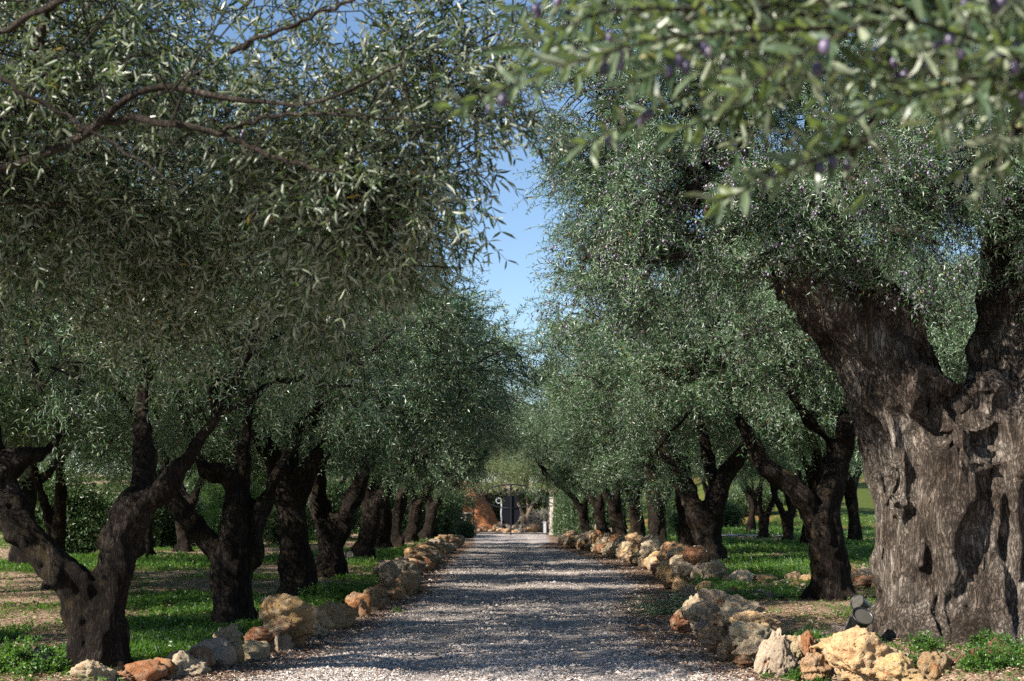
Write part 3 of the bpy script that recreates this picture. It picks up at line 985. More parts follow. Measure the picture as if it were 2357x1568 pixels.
BR1 = [(-1.6, -.1, 5.0, 1.3, 1.2, 1.0), (-2.6, .0, 4.9, 1.3, 1.2, 1.0), (-3.2, .1, 4.5, 1.0, 1.0, .9), (-2.7, -.9, 4.1, 1.0, .8, .7), (-1.4, -1.3, 4.35, .9, .8, .6), (-.2, -1.2, 4.5, 1.0, .9, .7),
       (.9, -1.3, 4.3, 1.0, .9, .75), (1.9, -.8, 4.3, 1.0, 1.0, .9), (.3, .3, 5.3, 1.5, 1.3, .9), (1.6, .6, 5.0, 1.4, 1.2, 1.0), (-.6, 1.2, 5.0, 1.3, 1.0, .9), (-2.2, 1.0, 4.6, 1.2, 1.0, 1.0),
       (-1.3, 0, 6.1, 1.4, 1.3, .8), (.8, 0, 6.2, 1.4, 1.3, .8), (-3.1, -.3, 3.75, .7, .7, .5), (-2.6, -.3, 5.8, 1.0, 1.0, .7), (-3.6, 0, 5.3, .7, .8, .7), (.95, -1.55, 3.75, .75, .5, .42), (-.75, -1.4, 3.75, .6, .5, .35), (-1.95, -.9, 3.5, .5, .5, .35), (-3.3, .1, 6.3, 1.0, 1.0, .7), (-3.6, .2, 4.8, .5, .6, .6), (2.4, -.2, 5.4, 1.0, 1.0, .9), (-3.7, -.2, 3.85, .4, .5, .4, 1.4), (-3.7, 0, 4.4, .36, .5, .4, 1.2), (-3.5, 0, 3.5, .5, .5, .4, 1.2), (.2, -1.15, 4.1, 1.0, .5, .5, 1.8), (-1.1, -1.0, 4.15, .9, .5, .5, 1.8), (1.4, -1.0, 3.95, .9, .5, .45, 1.8), (-.5, -.6, 4.9, 1.2, .8, .7, 1.2)]
ends1 = [[(-2.05, -.1, 4.35, .14)], [(-1.45, .3, 4.6, .1)], [(.7, .1, 4.7, .17)], [(.1, 0, 4.0, .1)]]
bo1 = auto_boughs([[e[0]] for e in ends1[:3]], BR1, 7, .075)
g2 = Geo(); g2.add(co, polys)
for k, bp in enumerate(bo1):
    S = spline(bp, 12); v, p = tube(S[:, :3], S[:, 3], 8, True, .2, k); g2.add(v, p)
pR1 = TreeProto()
pR1.trunk = g2.mesh('trunk', [M['bark_old']], True)
hubs = [q for b in bo1 for q in (b[1][:3], b[2][:3])]
g, og = crown_geo(BR1, clumps=780, per=27, br_r=.009, leafL=.056, nodes=9, Lt=.30, spread=.25, olives=.8, hubs=hubs, ol_r=.0125)
pR1.crown = g.mesh('crown', [M['leaf'], M['twig']])
pR1.olives = og.mesh('olives', [M['olive']], True)
plant_tree(pR1, 'olive_tree', tuple(oR1), label='giant ancient olive tree with a huge furrowed grey trunk splitting into two limbs', group=AV_R)

# ---- near tree overhead on the left (trunk outside the frame)
oN = np.array(gpos(-3.7, 6.4))
NLp = lambda x, y, Y: tuple(at(x, y, Y) - oN)
limbsN = [[(0, 0, -.05, .28), (.05, -.1, .6, .22), (.15, -.2, 1.2, .19), (.4, -.5, 1.9, .13), (.8, -.9, 2.5, .09), (1.15, -1.2, 2.75, .06)],
          [(.1, -.1, 1.0, .17), (-.3, .1, 1.7, .14), (-.7, .3, 2.5, .09), (-1.0, .4, 3.2, .05)],
          [(.12, -.15, 1.1, .15), (.1, .4, 1.9, .12), (.2, .8, 2.8, .07)]]
BN = []
for (x, y, Y0, r, rz_, den) in [(40, 110, 5.0, .55, .5, 1.0), (300, 80, 4.9, .5, .35, .7), (60, 400, 5.6, .65, .5, 1.1), (330, 450, 5.8, .6, .45, .8), (620, 430, 5.6, .5, .38, .9), (620, 190, 4.8, .4, .3, .5),
                                (860, 330, 4.7, .4, .3, .75), (880, 90, 4.7, .45, .28, .55), (1050, 170, 4.6, .3, .25, .6), (150, 640, 6.4, .65, .36, .7), (480, 620, 6.3, .6, .34, .65), (800, 500, 5.6, .42, .28, 1.0),
                                (840, 420, 4.9, .22, .2, .9), (700, 620, 6.2, .4, .26, .9), (-250, 300, 5.6, .6, .6, .3), (-300, 700, 6.2, .6, .5, .3), (300, -200, 5.2, .6, .25, .35), (830, 540, 5.2, .2, .16, .9), (890, 480, 4.9, .10, .10, .8), (1110, 60, 4.7, .25, .2, .5), (1010, 240, 4.8, .16, .12, .8)]:
    c = NLp(x, y, Y0)
    BN.append((*c, r, r * 1.15, rz_, den))
BN += [(-.8, .4, 3.2, .9, .9, .5, .2), (.2, 1.0, 3.1, .9, .9, .5, .22)]
tN = build_trunk('trunk', limbsN, [], 9, .045)
hN = []
limb_px = [[(-120, 420, 4.9, .024), (150, 330, 4.6, .022), (235, 270, 4.5, .019), (330, 208, 4.45, .016), (460, 212, 4.4, .013), (620, 235, 4.35, .010), (760, 225, 4.3, .008), (930, 150, 4.25, .005)],
           [(180, 300, 4.55, .016), (290, 278, 4.5, .016), (420, 292, 4.4, .015), (530, 315, 4.4, .013), (600, 350, 4.35, .011), (700, 385, 4.3, .008), (790, 400, 4.3, .004)],
           [(500, 312, 4.4, .010), (560, 285, 4.4, .010), (640, 268, 4.35, .009), (780, 262, 4.3, .007), (900, 270, 4.3, .005), (1080, 300, 4.25, .003)],
           [(-60, 100, 4.3, .018), (60, 40, 4.1, .015), (160, -10, 4.0, .012), (300, -90, 3.9, .008)],
           [(530, 120, 4.3, .012), (620, 80, 4.2, .010), (760, 20, 4.2, .008), (900, -40, 4.1, .005)],
           [(60, 190, 4.7, .014), (90, 100, 4.6, .018), (110, 30, 4.5, .016), (130, -60, 4.5, .012)],
           [(-80, 150, 4.4, .012), (20, 190, 4.3, .010), (140, 260, 4.3, .009), (250, 330, 4.3, .006), (420, 430, 4.3, .003)]]
limb_meshes = []
first_limb_end = np.array(limbsN[0][-1][:3])
for k, lp in enumerate(limb_px):
    pts = [(*NLp(x, y, Y0 * .985), r * .68) for (x, y, Y0, r) in lp]
    if k in (0, 3):
        pts = [(*first_limb_end, .045), (*(first_limb_end * .5 + np.array(pts[0][:3]) * .5 + np.array([0, 0, .05])), .034)] + pts
    S = spline(pts, 40)
    S[2:, :3] += np.stack([vnoise(np.stack([np.arange(38) * .6, 0 * np.arange(38) + k * 9.1 + a, 0 * np.arange(38)], -1), 3) for a in range(3)], -1) * .012
    v, p = tube(S[:, :3], S[:, 3], 10, True, .22, k)
    limb_meshes.append(Geo().add(v, p).mesh('limb', [M['twig']], True))
    hN += [tuple(q) for q in S[::4, :3]]
gN, ogN = crown_geo(BN, clumps=440, per=12, leafL=.052, nodes=7, Lt=.23, spread=.15, hi=True, wr=.20, droop=.12, br_r=.0035, hubs=hN + [b[:3] for b in BN[-5:]], stem_r=.0016, olives=.02, ol_r=.008, shell=.2)
near = empty('olive_tree', tuple(oN)); tag(near, 'overhanging olive crown filling the upper left, bare thin limbs crossing it against the sky', 'tree', AV_L)
obj('trunk', tN, near)
obj('crown', gN.mesh('crown', [M['leaf_near'], M['twig']]), near)
if ogN.n:
    o = obj('olives', ogN.mesh('olives', [M['olive']], True), near); o['kind'] = 'stuff'
for m in limb_meshes:
    obj('limb', m, near)

# ---- near tree overhead on the right: sprays two metres from the camera, out of focus
oQ = np.array(gpos(3.3, 3.6))
Qp = lambda x, y, Y: at(x, y, Y) - oQ
limbsQ = [[(0, 0, -.05, .27), (-.05, -.05, .6, .22), (-.15, -.1, 1.2, .18), (-.5, -.4, 1.9, .12), (-1.0, -.9, 2.4, .07), (-1.5, -1.2, 2.5, .035)],
          [(-.1, -.05, 1.0, .16), (.3, .1, 1.8, .12), (.6, .2, 2.8, .06)],
          [(-.1, 0, 1.1, .14), (-.2, .5, 1.9, .11), (-.3, .9, 2.8, .06)]]
tQ = build_trunk('trunk', limbsQ, [], 12, .045)
gQ, ogQ = Geo(), Geo()
endQ = np.array(limbsQ[0][-1][:3])
sprays = []   # start px, end px, depth
r_ = np.random.default_rng(8)
spr = [((2100, -120), (1640, 30)), ((1900, -100), (1300, 60)), ((2200, 20), (1500, 120)), ((1950, 60), (1040, 245)), ((2300, 60), (1750, 130)), ((2000, 100), (1380, 200)), ((2350, 130), (1700, 210)), ((2150, 120), (1620, 290)),
       ((1850, 120), (1350, 330)), ((2000, 180), (1700, 330)), ((2250, 180), (1900, 300)), ((1980, 330), (1660, 462)), ((2420, 30), (2000, 60)), ((2450, 200), (2050, 240)), ((1700, -60), (1180, 30)), ((2380, -60), (1900, 20)),
       ((2300, -60), (2200, 130)), ((2100, 40), (1980, 220)), ((1600, 20), (1200, 110)), ((2400, 100), (2250, 210)), ((1800, 200), (1560, 300)), ((1500, -60), (1100, 20)), ((1750, 60), (1450, 130)), ((2250, 0), (2050, 110)),
       ((1900, 0), (1650, 100)), ((2050, 20), (1850, 130)), ((2200, 60), (1950, 180)), ((1850, 60), (1600, 170)), ((1700, 100), (1400, 230)), ((2150, 170), (1800, 260)), ((2420, 260), (2260, 330)), ((1960, 20), (1500, 40))]
spr += [((1650, -120), (1250, 130)), ((1500, -160), (1130, 90)), ((1780, -80), (1330, 170)), ((2100, 10), (1700, 170)), ((2280, 90), (1980, 190)), ((2000, -60), (1560, 60)), ((2400, -20), (2150, 60)), ((2420, 160), (2150, 280)),
        ((2080, 200), (1760, 380)), ((1620, -20), (1240, 200)), ((2500, 60), (2280, 150)), ((1750, 20), (1480, 190)),
        ((1560, 60), (1180, 170)), ((2050, -80), (1780, 60)), ((2250, -90), (1950, 0)), ((1820, -40), (1600, 20))]
spr = [q for k_, q in enumerate(spr) if k_ % 4 != 1 and not (q[1][1] > 300 and q[1][0] > 1700 and k_ != 11)] + [((1980, 330), (1660, 462))]
hubsQ = []
for (x_, y_, Y_) in [(1450, -330, 2.15), (1800, -300, 2.1), (2150, -260, 2.2), (2520, -120, 2.2), (2560, 180, 2.1), (1980, -420, 2.3), (2350, -380, 2.4)]:
    H_ = Qp(x_, y_, Y_)
    S5 = spline([np.array(limbsQ[0][-2][:3]) * .5 + endQ * .5, endQ * .6 + H_ * .4 + r_.normal(size=3) * .10 + np.array([0, 0, .12]), endQ * .25 + H_ * .75 + r_.normal(size=3) * .08, H_], 18)
    S5[1:-1] += r_.normal(size=(16, 3)) * .008
    v, p = tube(S5, np.linspace(.020, .006, 18), 8, False, .2, len(hubsQ)); gQ.add(v, p, .5, 1)
    hubsQ.append(H_)
hubsQ = np.array(hubsQ)
for k, (a, b) in enumerate(spr):
    Y0 = r_.uniform(1.75, 2.35)
    A, B_ = Qp(a[0], a[1], Y0 + .12), Qp(b[0], b[1], Y0)
    mid = (A + B_) / 2 + np.array([0, 0, .02]) + r_.normal(size=3) * .015
    S = spline([A, mid, B_], 14)
    v, p = tube(S, np.linspace(.0035, .0012, 14), 6, False); gQ.add(v, p, .5, 1)
    ln = np.linalg.norm(B_ - A)
    nn = max(6, int(ln / .0185))
    S2 = spline([A, mid, B_], nn); T = unit(np.gradient(S2, axis=0))
    sd = unit(np.cross(T, r_.normal(size=3)[None])); u2 = np.cross(T, sd)
    ang = np.arange(nn) * PI / 2 + r_.uniform(0, 3)
    s3 = sd * np.cos(ang)[:, None] + u2 * np.sin(ang)[:, None]
    for sg in (1, -1):
        dirs = T * .8 + sg * s3 * .8 + r_.normal(size=S2.shape) * .2
        nr = unit(np.array([-.2, -.75, .45]) + r_.normal(size=S2.shape) * .75)
        leaves_into(gQ, S2, dirs, nr, .050 * r_.uniform(.65, 1.25, nn), .25, np.clip(r_.uniform(0, .98, nn) + .02 * (r_.uniform(size=nn) < .01), 0, .99), True, 0)
    if k % 2 == 0 or k == len(spr) - 1:
        for _ in range(2):
            c0 = S2[r_.integers(nn // 4, nn - 2)] + np.array([0, 0, -.015])
            ov, of = ico(2)
            for _ in range(r_.integers(2, 4)):
                gg = c0 + r_.normal(size=3) * .009
                ogQ.add(ov * np.array([.0075, .0075, .0105]) + gg, [of], r_.uniform(0, .5))
    # a leafy shoot links each spray to the nearest side branch
    h_ = hubsQ[np.argmin(((hubsQ - A) ** 2).sum(1))]
    S4 = spline([h_, (h_ + A) / 2 + r_.normal(size=3) * .07 + np.array([0, 0, .05]), A, A + (mid - A) * .15], 16)
    S4[1:-1] += r_.normal(size=(14, 3)) * .006
    v, p = tube(S4, np.linspace(.005, .0033, 16), 6, False); gQ.add(v, p, .5, 1)
    q4 = np.repeat(S4[3::5], 2, 0)
    twigs_into(gQ, q4, unit(np.gradient(S4, axis=0))[3::5].repeat(2, 0) + r_.normal(size=q4.shape) * .8, .16, 6, .05, .15, True, .24, True, 0, 1, .0013)
BQ = [(.0, -.3, 3.3, 1.2, 1.0, .6), (.8, .5, 3.2, 1.1, 1.1, .8), (-.6, -1.4, 3.0, .8, .7, .4), (.2, 1.3, 3.3, 1.1, 1.0, .7)]
gq2, oq2 = crown_geo(BQ, clumps=90, per=18, leafL=.056, nodes=8, Lt=.26, spread=.25, hi=False, stem_r=.002)
gQ.v += gq2.v; gQ.a += gq2.a; gQ.m += gq2.m; gQ.p += [p + gQ.n for p in gq2.p]; gQ.n += gq2.n
nearR = empty('olive_tree', tuple(oQ)); tag(nearR, 'blurred olive sprays with a few dark olives hanging close to the lens at upper right', 'tree', AV_R)
obj('trunk', tQ, nearR)
obj('crown', gQ.mesh('crown', [M['leaf_close'], M['twig']]), nearR)
o = obj('olives', ogQ.mesh('olives', [M['olive']], True), nearR); o['kind'] = 'stuff'

# ---- orchard trees behind the rows
ORCH_L, ORCH_R, BACK = 'olive trees in the orchard behind the left row', 'olive trees in the field behind the right row', 'trees beyond the gate'
for (x, Y0, p, rz, s, lab, g) in [
    (-10.9, 32, PF[1], .5, 1.15, 'background olive tree with a thick pale-brown trunk at the left picture edge', ORCH_L),
    (-9.2, 36, PF[1], 2.2, 1.1, 'background olive with a brown trunk seen through the gap right of the first left trunk', ORCH_L),
    (-9.4, 41, PF[0], .9, 1.05, 'dark background olive stem against green bushes, left of the second trunk', ORCH_L),
    (-9.0, 53, PF[2], .2, 1.0, 'sunlit pale olive stem far back between the second and third left trunks', ORCH_L),
    (-7.6, 24, PF[0], 2.0, .85, 'slender forked background olive right behind the first left trunk', ORCH_L),
    (-8.0, 20.0, PF[1], 1.2, 1.0, 'olive crown added at the left picture edge to shade the lawn just below it', ORCH_L),  # added to cast shade stripes on the left lawn
    (-7.4, 14.6, PF[0], .2, 1.0, 'olive crown added for its shade at the left picture edge behind the first left tree, trunk out of sight', ORCH_L),  # added shadow caster, its trunk stands outside the frame
    (-10.6, 27, PF[0], 1.9, 1.05, 'olive added at the left picture edge beyond the lawn for its shadow, before the brown background trunk', ORCH_L),  # another tree added so its shadow stripes the lawn
    (-10.4, 22.4, PF[2], .9, 1.05, 'olive crown added high at the left picture edge to cast dapples on the lawn', ORCH_L),  # added to throw more dappled shadow across the lawn
    (-17, 70, PF[0], .2, 1.3, 'far olive crown closing the view above the bushes on the left', ORCH_L),
    (-22, 60, PF[1], 1.9, 1.3, 'far olive crown at the left edge above the dark bushes', ORCH_L),
    (-13, 84, PF[2], .9, 1.3, 'far olive crown between the second and third left trunks', ORCH_L),
    (-19, 88, PF[0], 2.9, 1.4, 'faint olive crown far behind the first left trunk', ORCH_L),
    (-10, 98, PF[1], .9, 1.3, 'far olive crown just left of the red earth bank', ORCH_L),
    (-14.5, 44, PF[2], 1.2, 1.2, 'background olive crown far left, trunk hidden by the bushes', ORCH_L),
    (-13.5, 58, PF[1], 2.9, 1.2, 'hazy olive crown deep in the left orchard behind the bushes', ORCH_L),
    (-8.5, 66, PF[0], .7, 1.15, 'distant olive crown behind the far end of the left row', ORCH_L),
    (9.6, 50, PF[0], .3, .95, 'dark forked olive right next to the black elbowed trunk in the right field', ORCH_R),
    (10.2, 58, PF[0], 3.0, .95, 'middle one of three small dark olives by the pale path in the right field', ORCH_R),
    (11.3, 68, PF[2], 3.1, 1.0, 'leaning dark olive at the left of the three small ones by the pale path', ORCH_R),
    (12.2, 51, PF[2], 1.0, 1.15, 'thick dark olive trunk between the black elbowed trunk and the giant one', ORCH_R),
    (9.0, 44, PF[2], 2.5, .9, 'slim bent olive stem just behind the black elbowed trunk', ORCH_R),
    (8.0, 76, PF[1], 1.9, 1.1, 'far olive crown past the path, behind the mossy forked trunk', ORCH_R),
    (17.5, 66, PF[1], .4, 1.1, 'olive tree up the green slope behind the giant trunk', ORCH_R),
    (16.5, 84, PF[0], 2.4, 1.1, 'olive tree high on the green slope in the right distance', ORCH_R),
    (9.5, 92, PF[2], .9, 1.2, 'distant olive tree at the top of the slope near the gate', ORCH_R),
    (23, 74, PF[0], 1.5, 1.2, 'olive tree at the right edge of the slope behind the giant crown', ORCH_R),
    (9.8, 27, PF[1], 1.5, 1.05, 'olive crown filling the gap behind the two nearest right trunks', ORCH_R),
    (6.6, 86, PF[1], .6, 1.1, 'olive tree right behind the far end of the right row', ORCH_R),
    (13.5, 98, PF[0], 2.6, 1.3, 'rounded olive high on the slope left of the giant trunk', ORCH_R),
    (19.5, 104, PF[2], 1.2, 1.4, 'topmost olive on the grassy slope, farthest right', ORCH_R),
    (-6.4, 92, PF[2], 1.2, 1.2, 'olive tree behind the low dry-stone wall left of the gate', ORCH_L),
    (7.2, 33, PF[2], 1.2, 1.1, 'olive crown behind the mossy forked tree, filling the gap to its right', ORCH_R),
    (7.9, 23.5, PR[1], 1.2, 1.15, 'olive crown seen through the fork of the giant trunk', ORCH_R),
    (12.8, 36, PF[0], .2, 1.1, 'olive crown behind the giant tree, its stem hidden', ORCH_R),
]:
    plant_tree(p, 'olive_tree', gpos(x, Y0), rz, s, lab, g)


def plain_proto(limbs, blobs, seed, leafmat, barkmat, kw):
    return proto_tree('tree', limbs, blobs, seed, kw, voxel=.06, mat=barkmat, leafmat=leafmat)


rp = np.random.default_rng(3)
pBack = plain_proto(limb_set(1), std_blobs(rp, 4.2, 2.0, 9, top=1.4), 101, 'leaf_pale', 'bark_tan', dict(clumps=170, per=16, leafL=.15, nodes=6, Lt=.45, spread=.36, stem=False, branches=False))
for (x, Y0, rz, s, lab) in [
    (.95, 97, .15, 1.05, 'pale-leaved tree behind the gate with a tan V-forked trunk'),
    (-1.8, 112, 1.5, 1.4, 'pale green tree rising behind the white crook beyond the gate'),
    (3.6, 108, 2.6, 1.35, 'pale green tree beyond the gate on its right-hand side'),
    (-5.5, 104, .6, 1.2, 'pale green tree left of the gate above the red earth bank'),
    (1.0, 124, 2.0, 1.7, 'tall light green tree farthest away in the middle of the avenue'),
    (7.0, 118, .8, 1.6, 'light green tree far back on the right of the gate'),
    (-7.5, 122, 2.8, 1.7, 'light green tree far back on the left of the gate'),
]:
    plant_tree(pBack, 'tree', gpos(x, Y0), rz, s, lab, BACK)


# ------------------------------------------------------------------ bushes
def bush_mesh(rx, ry, h, seed, leafL, clumps, per, mat, wr=.38):
    global rng
    keep = rng; rng = np.random.default_rng(seed)
    bl = [(rng.uniform(-.5, .5) * rx, rng.uniform(-.4, .4) * ry, h * rng.uniform(.3, .65), rx * rng.uniform(.45, .65), ry * rng.uniform(.5, .7), h * rng.uniform(.3, .42)) for _ in range(6)]
    g, _ = crown_geo(bl, clumps=clumps, per=per, leafL=leafL, nodes=6, Lt=leafL * 4, spread=.22 * max(rx, .3), hi=False, wr=wr, stem=False, branches=False, droop=.2)
    for k in range(7):
        a = rng.uniform(0, 2 * PI)
        v, p = tube(spline([(rx * .12 * math.cos(a), ry * .12 * math.sin(a), -.05), (rx * .3 * math.cos(a), ry * .3 * math.sin(a), h * .4), (rx * .5 * math.cos(a), ry * .5 * math.sin(a), h * .75)], 6), np.linspace(.02, .006, 6) * max(h, .5), 5, False)
        g.add(v, p, .5, 1)
    rng = keep
    return g.mesh('bush', [M[mat], M['twig']])


def bush(me, x, Y0, rz, s, label, group, name='bush', cat='bush', dz=0):
    o = obj(name, me, None, tuple(np.array(gpos(x, Y0)) + np.array([0, 0, dz])))
    o.rotation_euler = (0, 0, rz); o.scale = (s,) * 3 if isinstance(s, (int, float)) else s
    return tag(o, label, cat, group)


bmA = bush_mesh(1.6, 1.2, 2.3, 200, .11, 150, 16, 'leaf_scrub')
bmB = bush_mesh(1.5, 1.2, 2.0, 201, .10, 150, 16, 'leaf_scrub')
bmP = bush_mesh(1.5, 1.2, 2.0, 208, .13, 130, 16, 'leaf_pale')
bmL = bush_mesh(1.5, 1.2, 2.0, 207, .10, 130, 16, 'leaf_sunlit')
bmD = bush_mesh(1.0, .8, 1.4, 202, .10, 90, 14, 'leaf_dust')
GB = 'green bushes behind the left orchard'
for (x, Y0, rz, s, lab) in [
    (-11.9, 38, 0, 1.0, 'green bush at the far left edge behind the thick background trunk'),
    (-10.9, 45, 1, (1.0, 1, .8), 'green bush filling the low gap inside the V of the first left trunk'),
    (-9.3, 47.5, 2.2, (.9, .9, 1.3), 'bright green bush lit through the gap between the first and second left trunks'),
    (-7.9, 50, .7, (.8, .8, .8), 'green bush behind the slanting limb of the second left trunk'),
    (-13.0, 52, 3, (1.2, 1, 1.0), 'dark green bush farthest left at the back of the lawn'),
    (-7.6, 58, 1.7, 1.1, 'green bush far back between the third and fourth left trunks'),
    (-6.6, 72, .4, 1.3, 'green bush behind the slanting stems at the far end of the left row'),
    (-5.6, 80, 2.4, 1.3, 'dark green bush behind the last left olive, left of the low stone wall'),
    (-11.0, 54, 2.6, 1.5, 'tall green bush at the back of the left lawn'),
]:
    bush(bmL if 'lit through' in lab else (bmA if rz < 1.5 else bmB), x, Y0, rz, s, lab, GB)
for (x, Y0, rz, s, lab) in [
    (9.6, 82, .5, (1.2, 1, .9), 'scrubby bush on the green slope right above the three small olives'),
    (14.2, 88, 2.5, (1.3, 1, 1.0), 'scrubby bush on the green slope above the thick background trunk'),
    (12.0, 79, 1.0, (.7, .7, .6), 'small scrubby bush beside the bare patch on the slope'),
    (18.0, 92, 2.0, (1.4, 1, 1.1), 'scrubby bush on the slope close to the giant trunk flank'),
    (8.2, 70, 2.9, (.7, .7, .6), 'small bush beyond the pale path, right of the mossy forked trunk'),
]:
    bush(bmA if rz < 1.5 else bmB, x, Y0, rz, s, lab, 'scrub on the right slope')
GG = 'shrubs flanking the gate'
for (x, Y0, rz, s, lab, me) in [
    (-3.35, 78, 0, (.75, .9, 1.35), 'grey-green shrub with big leaves close left of the gate', bmB),
    (-3.7, 74, 1.1, (.95, .9, 1.25), 'tall shrub at the left of the gate before the low stone wall', bmA),
    (-2.35, 75, 2, (.4, .4, .38), 'low bright green shrub at the foot of the left gate post', bmA),
    (3.35, 79, 2, (.9, .9, 1.35), 'leafy shrub close right of the pale gate pillar', bmA),
    (4.3, 76, 3, (1.0, .9, 1.4), 'dark shrub at the right of the gate below the last olive', bmB),
    (2.2, 95, .5, (1.1, 1, 1.1), 'dusty grey dry bush seen through the right half of the gate', bmD),
    (.4, 99, 1.5, (.8, .8, .8), 'dusty low bush behind the tan trunk beyond the gate', bmD),
    (-2.6, 113, .3, (1.8, 1.2, 1.6), 'pale green shrub behind the red earth bank beyond the gate', bmP),
    (.6, 114, 1.3, (1.8, 1.2, 1.5), 'pale green shrub at the back, seen above the crowned plate of the gate', bmP),
    (3.9, 112, 2.3, (1.8, 1.2, 1.6), 'pale green shrub at the back, right of the tan forked trunk', bmP),
]:
    bush(me, x, Y0, rz, s, lab, GG)

# small bright weeds
wd = [bush_mesh(.22, .2, .28, 210 + k, .035, 26, 9, 'leaf_clover', .7) for k in range(3)]
GWd = 'green weeds growing around the stones and roots'
for (x, y, Y0, s, lab) in [
    (2262, 1400, 13.2, .85, 'dark green weed growing in a cleft at the foot of the giant trunk'),
    (2130, 1440, 13.0, .9, 'low weed patch at the left root of the giant trunk'),
    (2330, 1462, 12.7, .6, 'weed at the right picture edge below the giant trunk'),
    (2268, 1490, 12.2, .75, 'upright green weed among dry stalks right of the ochre stones'),
    (2320, 1545, 11.6, 1.1, 'bright sunlit weed in the bottom right corner'),
    (2250, 1560, 11.5, .9, 'bright weed patch left of the corner weed, behind the last ochre stone'),
    (1838, 1548, 12.35, .75, 'bright green weed between the white stone and the ochre block'),
    (1885, 1556, 12.2, .55, 'small weed at the left foot of the ochre block'),
    (1772, 1560, 12.6, .55, 'dark small weed below the leaning slab'),
    (2005, 1395, 17.2, .9, 'yellow-green weed between the elbowed trunk and the spotlight'),
    (1690, 1510, 13.9, .4, 'tiny weed at the foot of the right wall beside the gravel'),
    (915, 1398, 20.6, .55, 'small weed on the gravel edge by the left stones'),
    (960, 1345, 26.5, .5, 'weed sprouting where the left stones meet the road'),
    (330, 1520, 12.6, .6, 'weed at the right foot of the first left trunk'),
    (40, 1560, 12.4, 1.3, 'bright green weed patch in the bottom left corner'),
    (110, 1548, 12.5, 1.1, 'green weed left of the first trunk, around the spotlight'),
    (600, 1420, 17.2, .7, 'weed at the right foot of the second left trunk'),
    (720, 1385, 21.4, 1.1, 'dark weed patch at the right foot of the third left trunk'),
]:
    w_ = at(x, y, Y0)
    bush(wd[len(lab) % 3], w_[0], Y0, len(lab), s * .72, lab, GWd, 'weed', 'weed')
# dry brown sprig and a cut olive branch lying on the road
dry = bush_mesh(.2, .2, .3, 230, .05, 16, 6, 'leaf_dry', .3)
bush(dry, at(957, 1345, 25.4)[0] + .05, 25.4, 0, .8, 'dry brown sprig beside the left stones at the road edge', None, 'dry_sprig', 'dry plant')
gc = Geo()
rc = np.random.default_rng(6)
for k in range(16):
    a = rc.uniform(-.7, .9) + PI
    st = np.array([rc.uniform(0, .5), rc.uniform(-.5, .5), .06])
    p0 = np.repeat(st[None], 5, 0) + rc.normal(size=(5, 3)) * np.array([.18, .25, .05]); p0[:, 2] = np.abs(p0[:, 2]) + .04
    dd = np.array([math.cos(a), math.sin(a) * .6, .25])[None] + rc.normal(size=(5, 3)) * .4
    twigs_into(gc, p0, dd, .42, 10, .062, .25, True, .2, True, 0, 1, .003)
oc = obj('olive_cutting', gc.mesh('olive_cutting', [M['leaf'], M['twig']]), None, tuple(np.array(gpos(at(1525, 1400, 20.2)[0], 20.2)) + np.array([0, 0, .05])))
tag(oc, 'cut leafy olive branch lying on the gravel by the right stones', 'branch')

# far woods: one mass of foliage that closes the view
def woods(label, blobs, clumps, mat):
    bl = [(x, y, float(gz(np.array([x]), np.array([y]))[0]) + z, rx, ry, rz_) for (x, y, z, rx, ry, rz_) in blobs]
    g_, _ = crown_geo(bl, clumps=clumps, per=34, leafL=.24, nodes=5, Lt=.7, spread=.85, stem=False, branches=False, shell=.3)
    o_ = obj('woods', g_.mesh('woods', [M[mat], M['twig']]))
    return tag(o_, label, 'woods', None, 'stuff')


woods('dark woods closing the view behind the left orchard', [(-12, 82, 1.6, 3.5, 3, 1.8), (-18, 80, 2.2, 4, 3, 2.4), (-25, 78, 2.6, 4.5, 3, 2.8), (-33, 80, 3, 5, 3, 3), (-42, 84, 3, 6, 3, 3.2), (-15, 88, 4.4, 5, 3, 2.2), (-27, 86, 5, 6, 3, 2.4), (-8, 96, 2, 3, 3, 2.2), (-8, 102, 4.5, 4, 3, 2.5)], 330, 'leaf_scrub')
woods('woods along the top of the slope on the right', [(10, 118, 2.2, 4, 3, 2.6), (18, 122, 2.6, 5, 3, 3), (27, 124, 3, 5, 3, 3.2), (37, 126, 3, 6, 3, 3.4), (48, 128, 3, 6, 3, 3.4)], 230, 'leaf_scrub')

# ------------------------------------------------------------------ rocks
def rock_mesh(seed, sub=4, strat=0.0, cuts=5):
    r_ = np.random.default_rng(seed)
    v, f = ico(sub)
    v = v * np.array([1, r_.uniform(.8, 1), r_.uniform(.8, 1)])
    for _ in range(cuts):
        n_ = unit(r_.normal(size=3)); h = r_.uniform(.52, .8)
        dd = v @ n_ - h
        v = v - np.where(dd > 0, dd * .88, 0)[:, None] * n_
    nr = unit(v)
    s = seed * 3.7
    d = .17 * fbm(v * 1.5 + s, 3, seed) + .15 * fbm(v * 3.6 + s, 4, seed + 3, .6)
    d -= .20 * np.clip(.30 - np.abs(fbm(v * 2.1 + s, 3, seed + 9)), 0, 1)
    d -= .16 * np.clip(vnoise(v * 4.3 + s, seed + 14) - .35, 0, 1)
    if strat:
        d += strat * np.sin(v[:, 2] * 16 + 3 * vnoise(v * 1.5, seed)) * .05
    v = v + nr * d[:, None] * .9
    v -= (v.max(0) + v.min(0)) / 2
    v /= (v.max(0) - v.min(0)).max() / 2
    return mesh_np('stone', v, [f], [M['rock']], None, True)


RK = [rock_mesh(300 + k, 4, 1.0 if k % 4 == 0 else 0) for k in range(12)]
RKH = [rock_mesh(330 + k, 5, 1.6 if k in (1, 4) else 0, 4) for k in range(6)]
RKS = [rock_mesh(360 + k, 3) for k in range(5)]
ext = {}


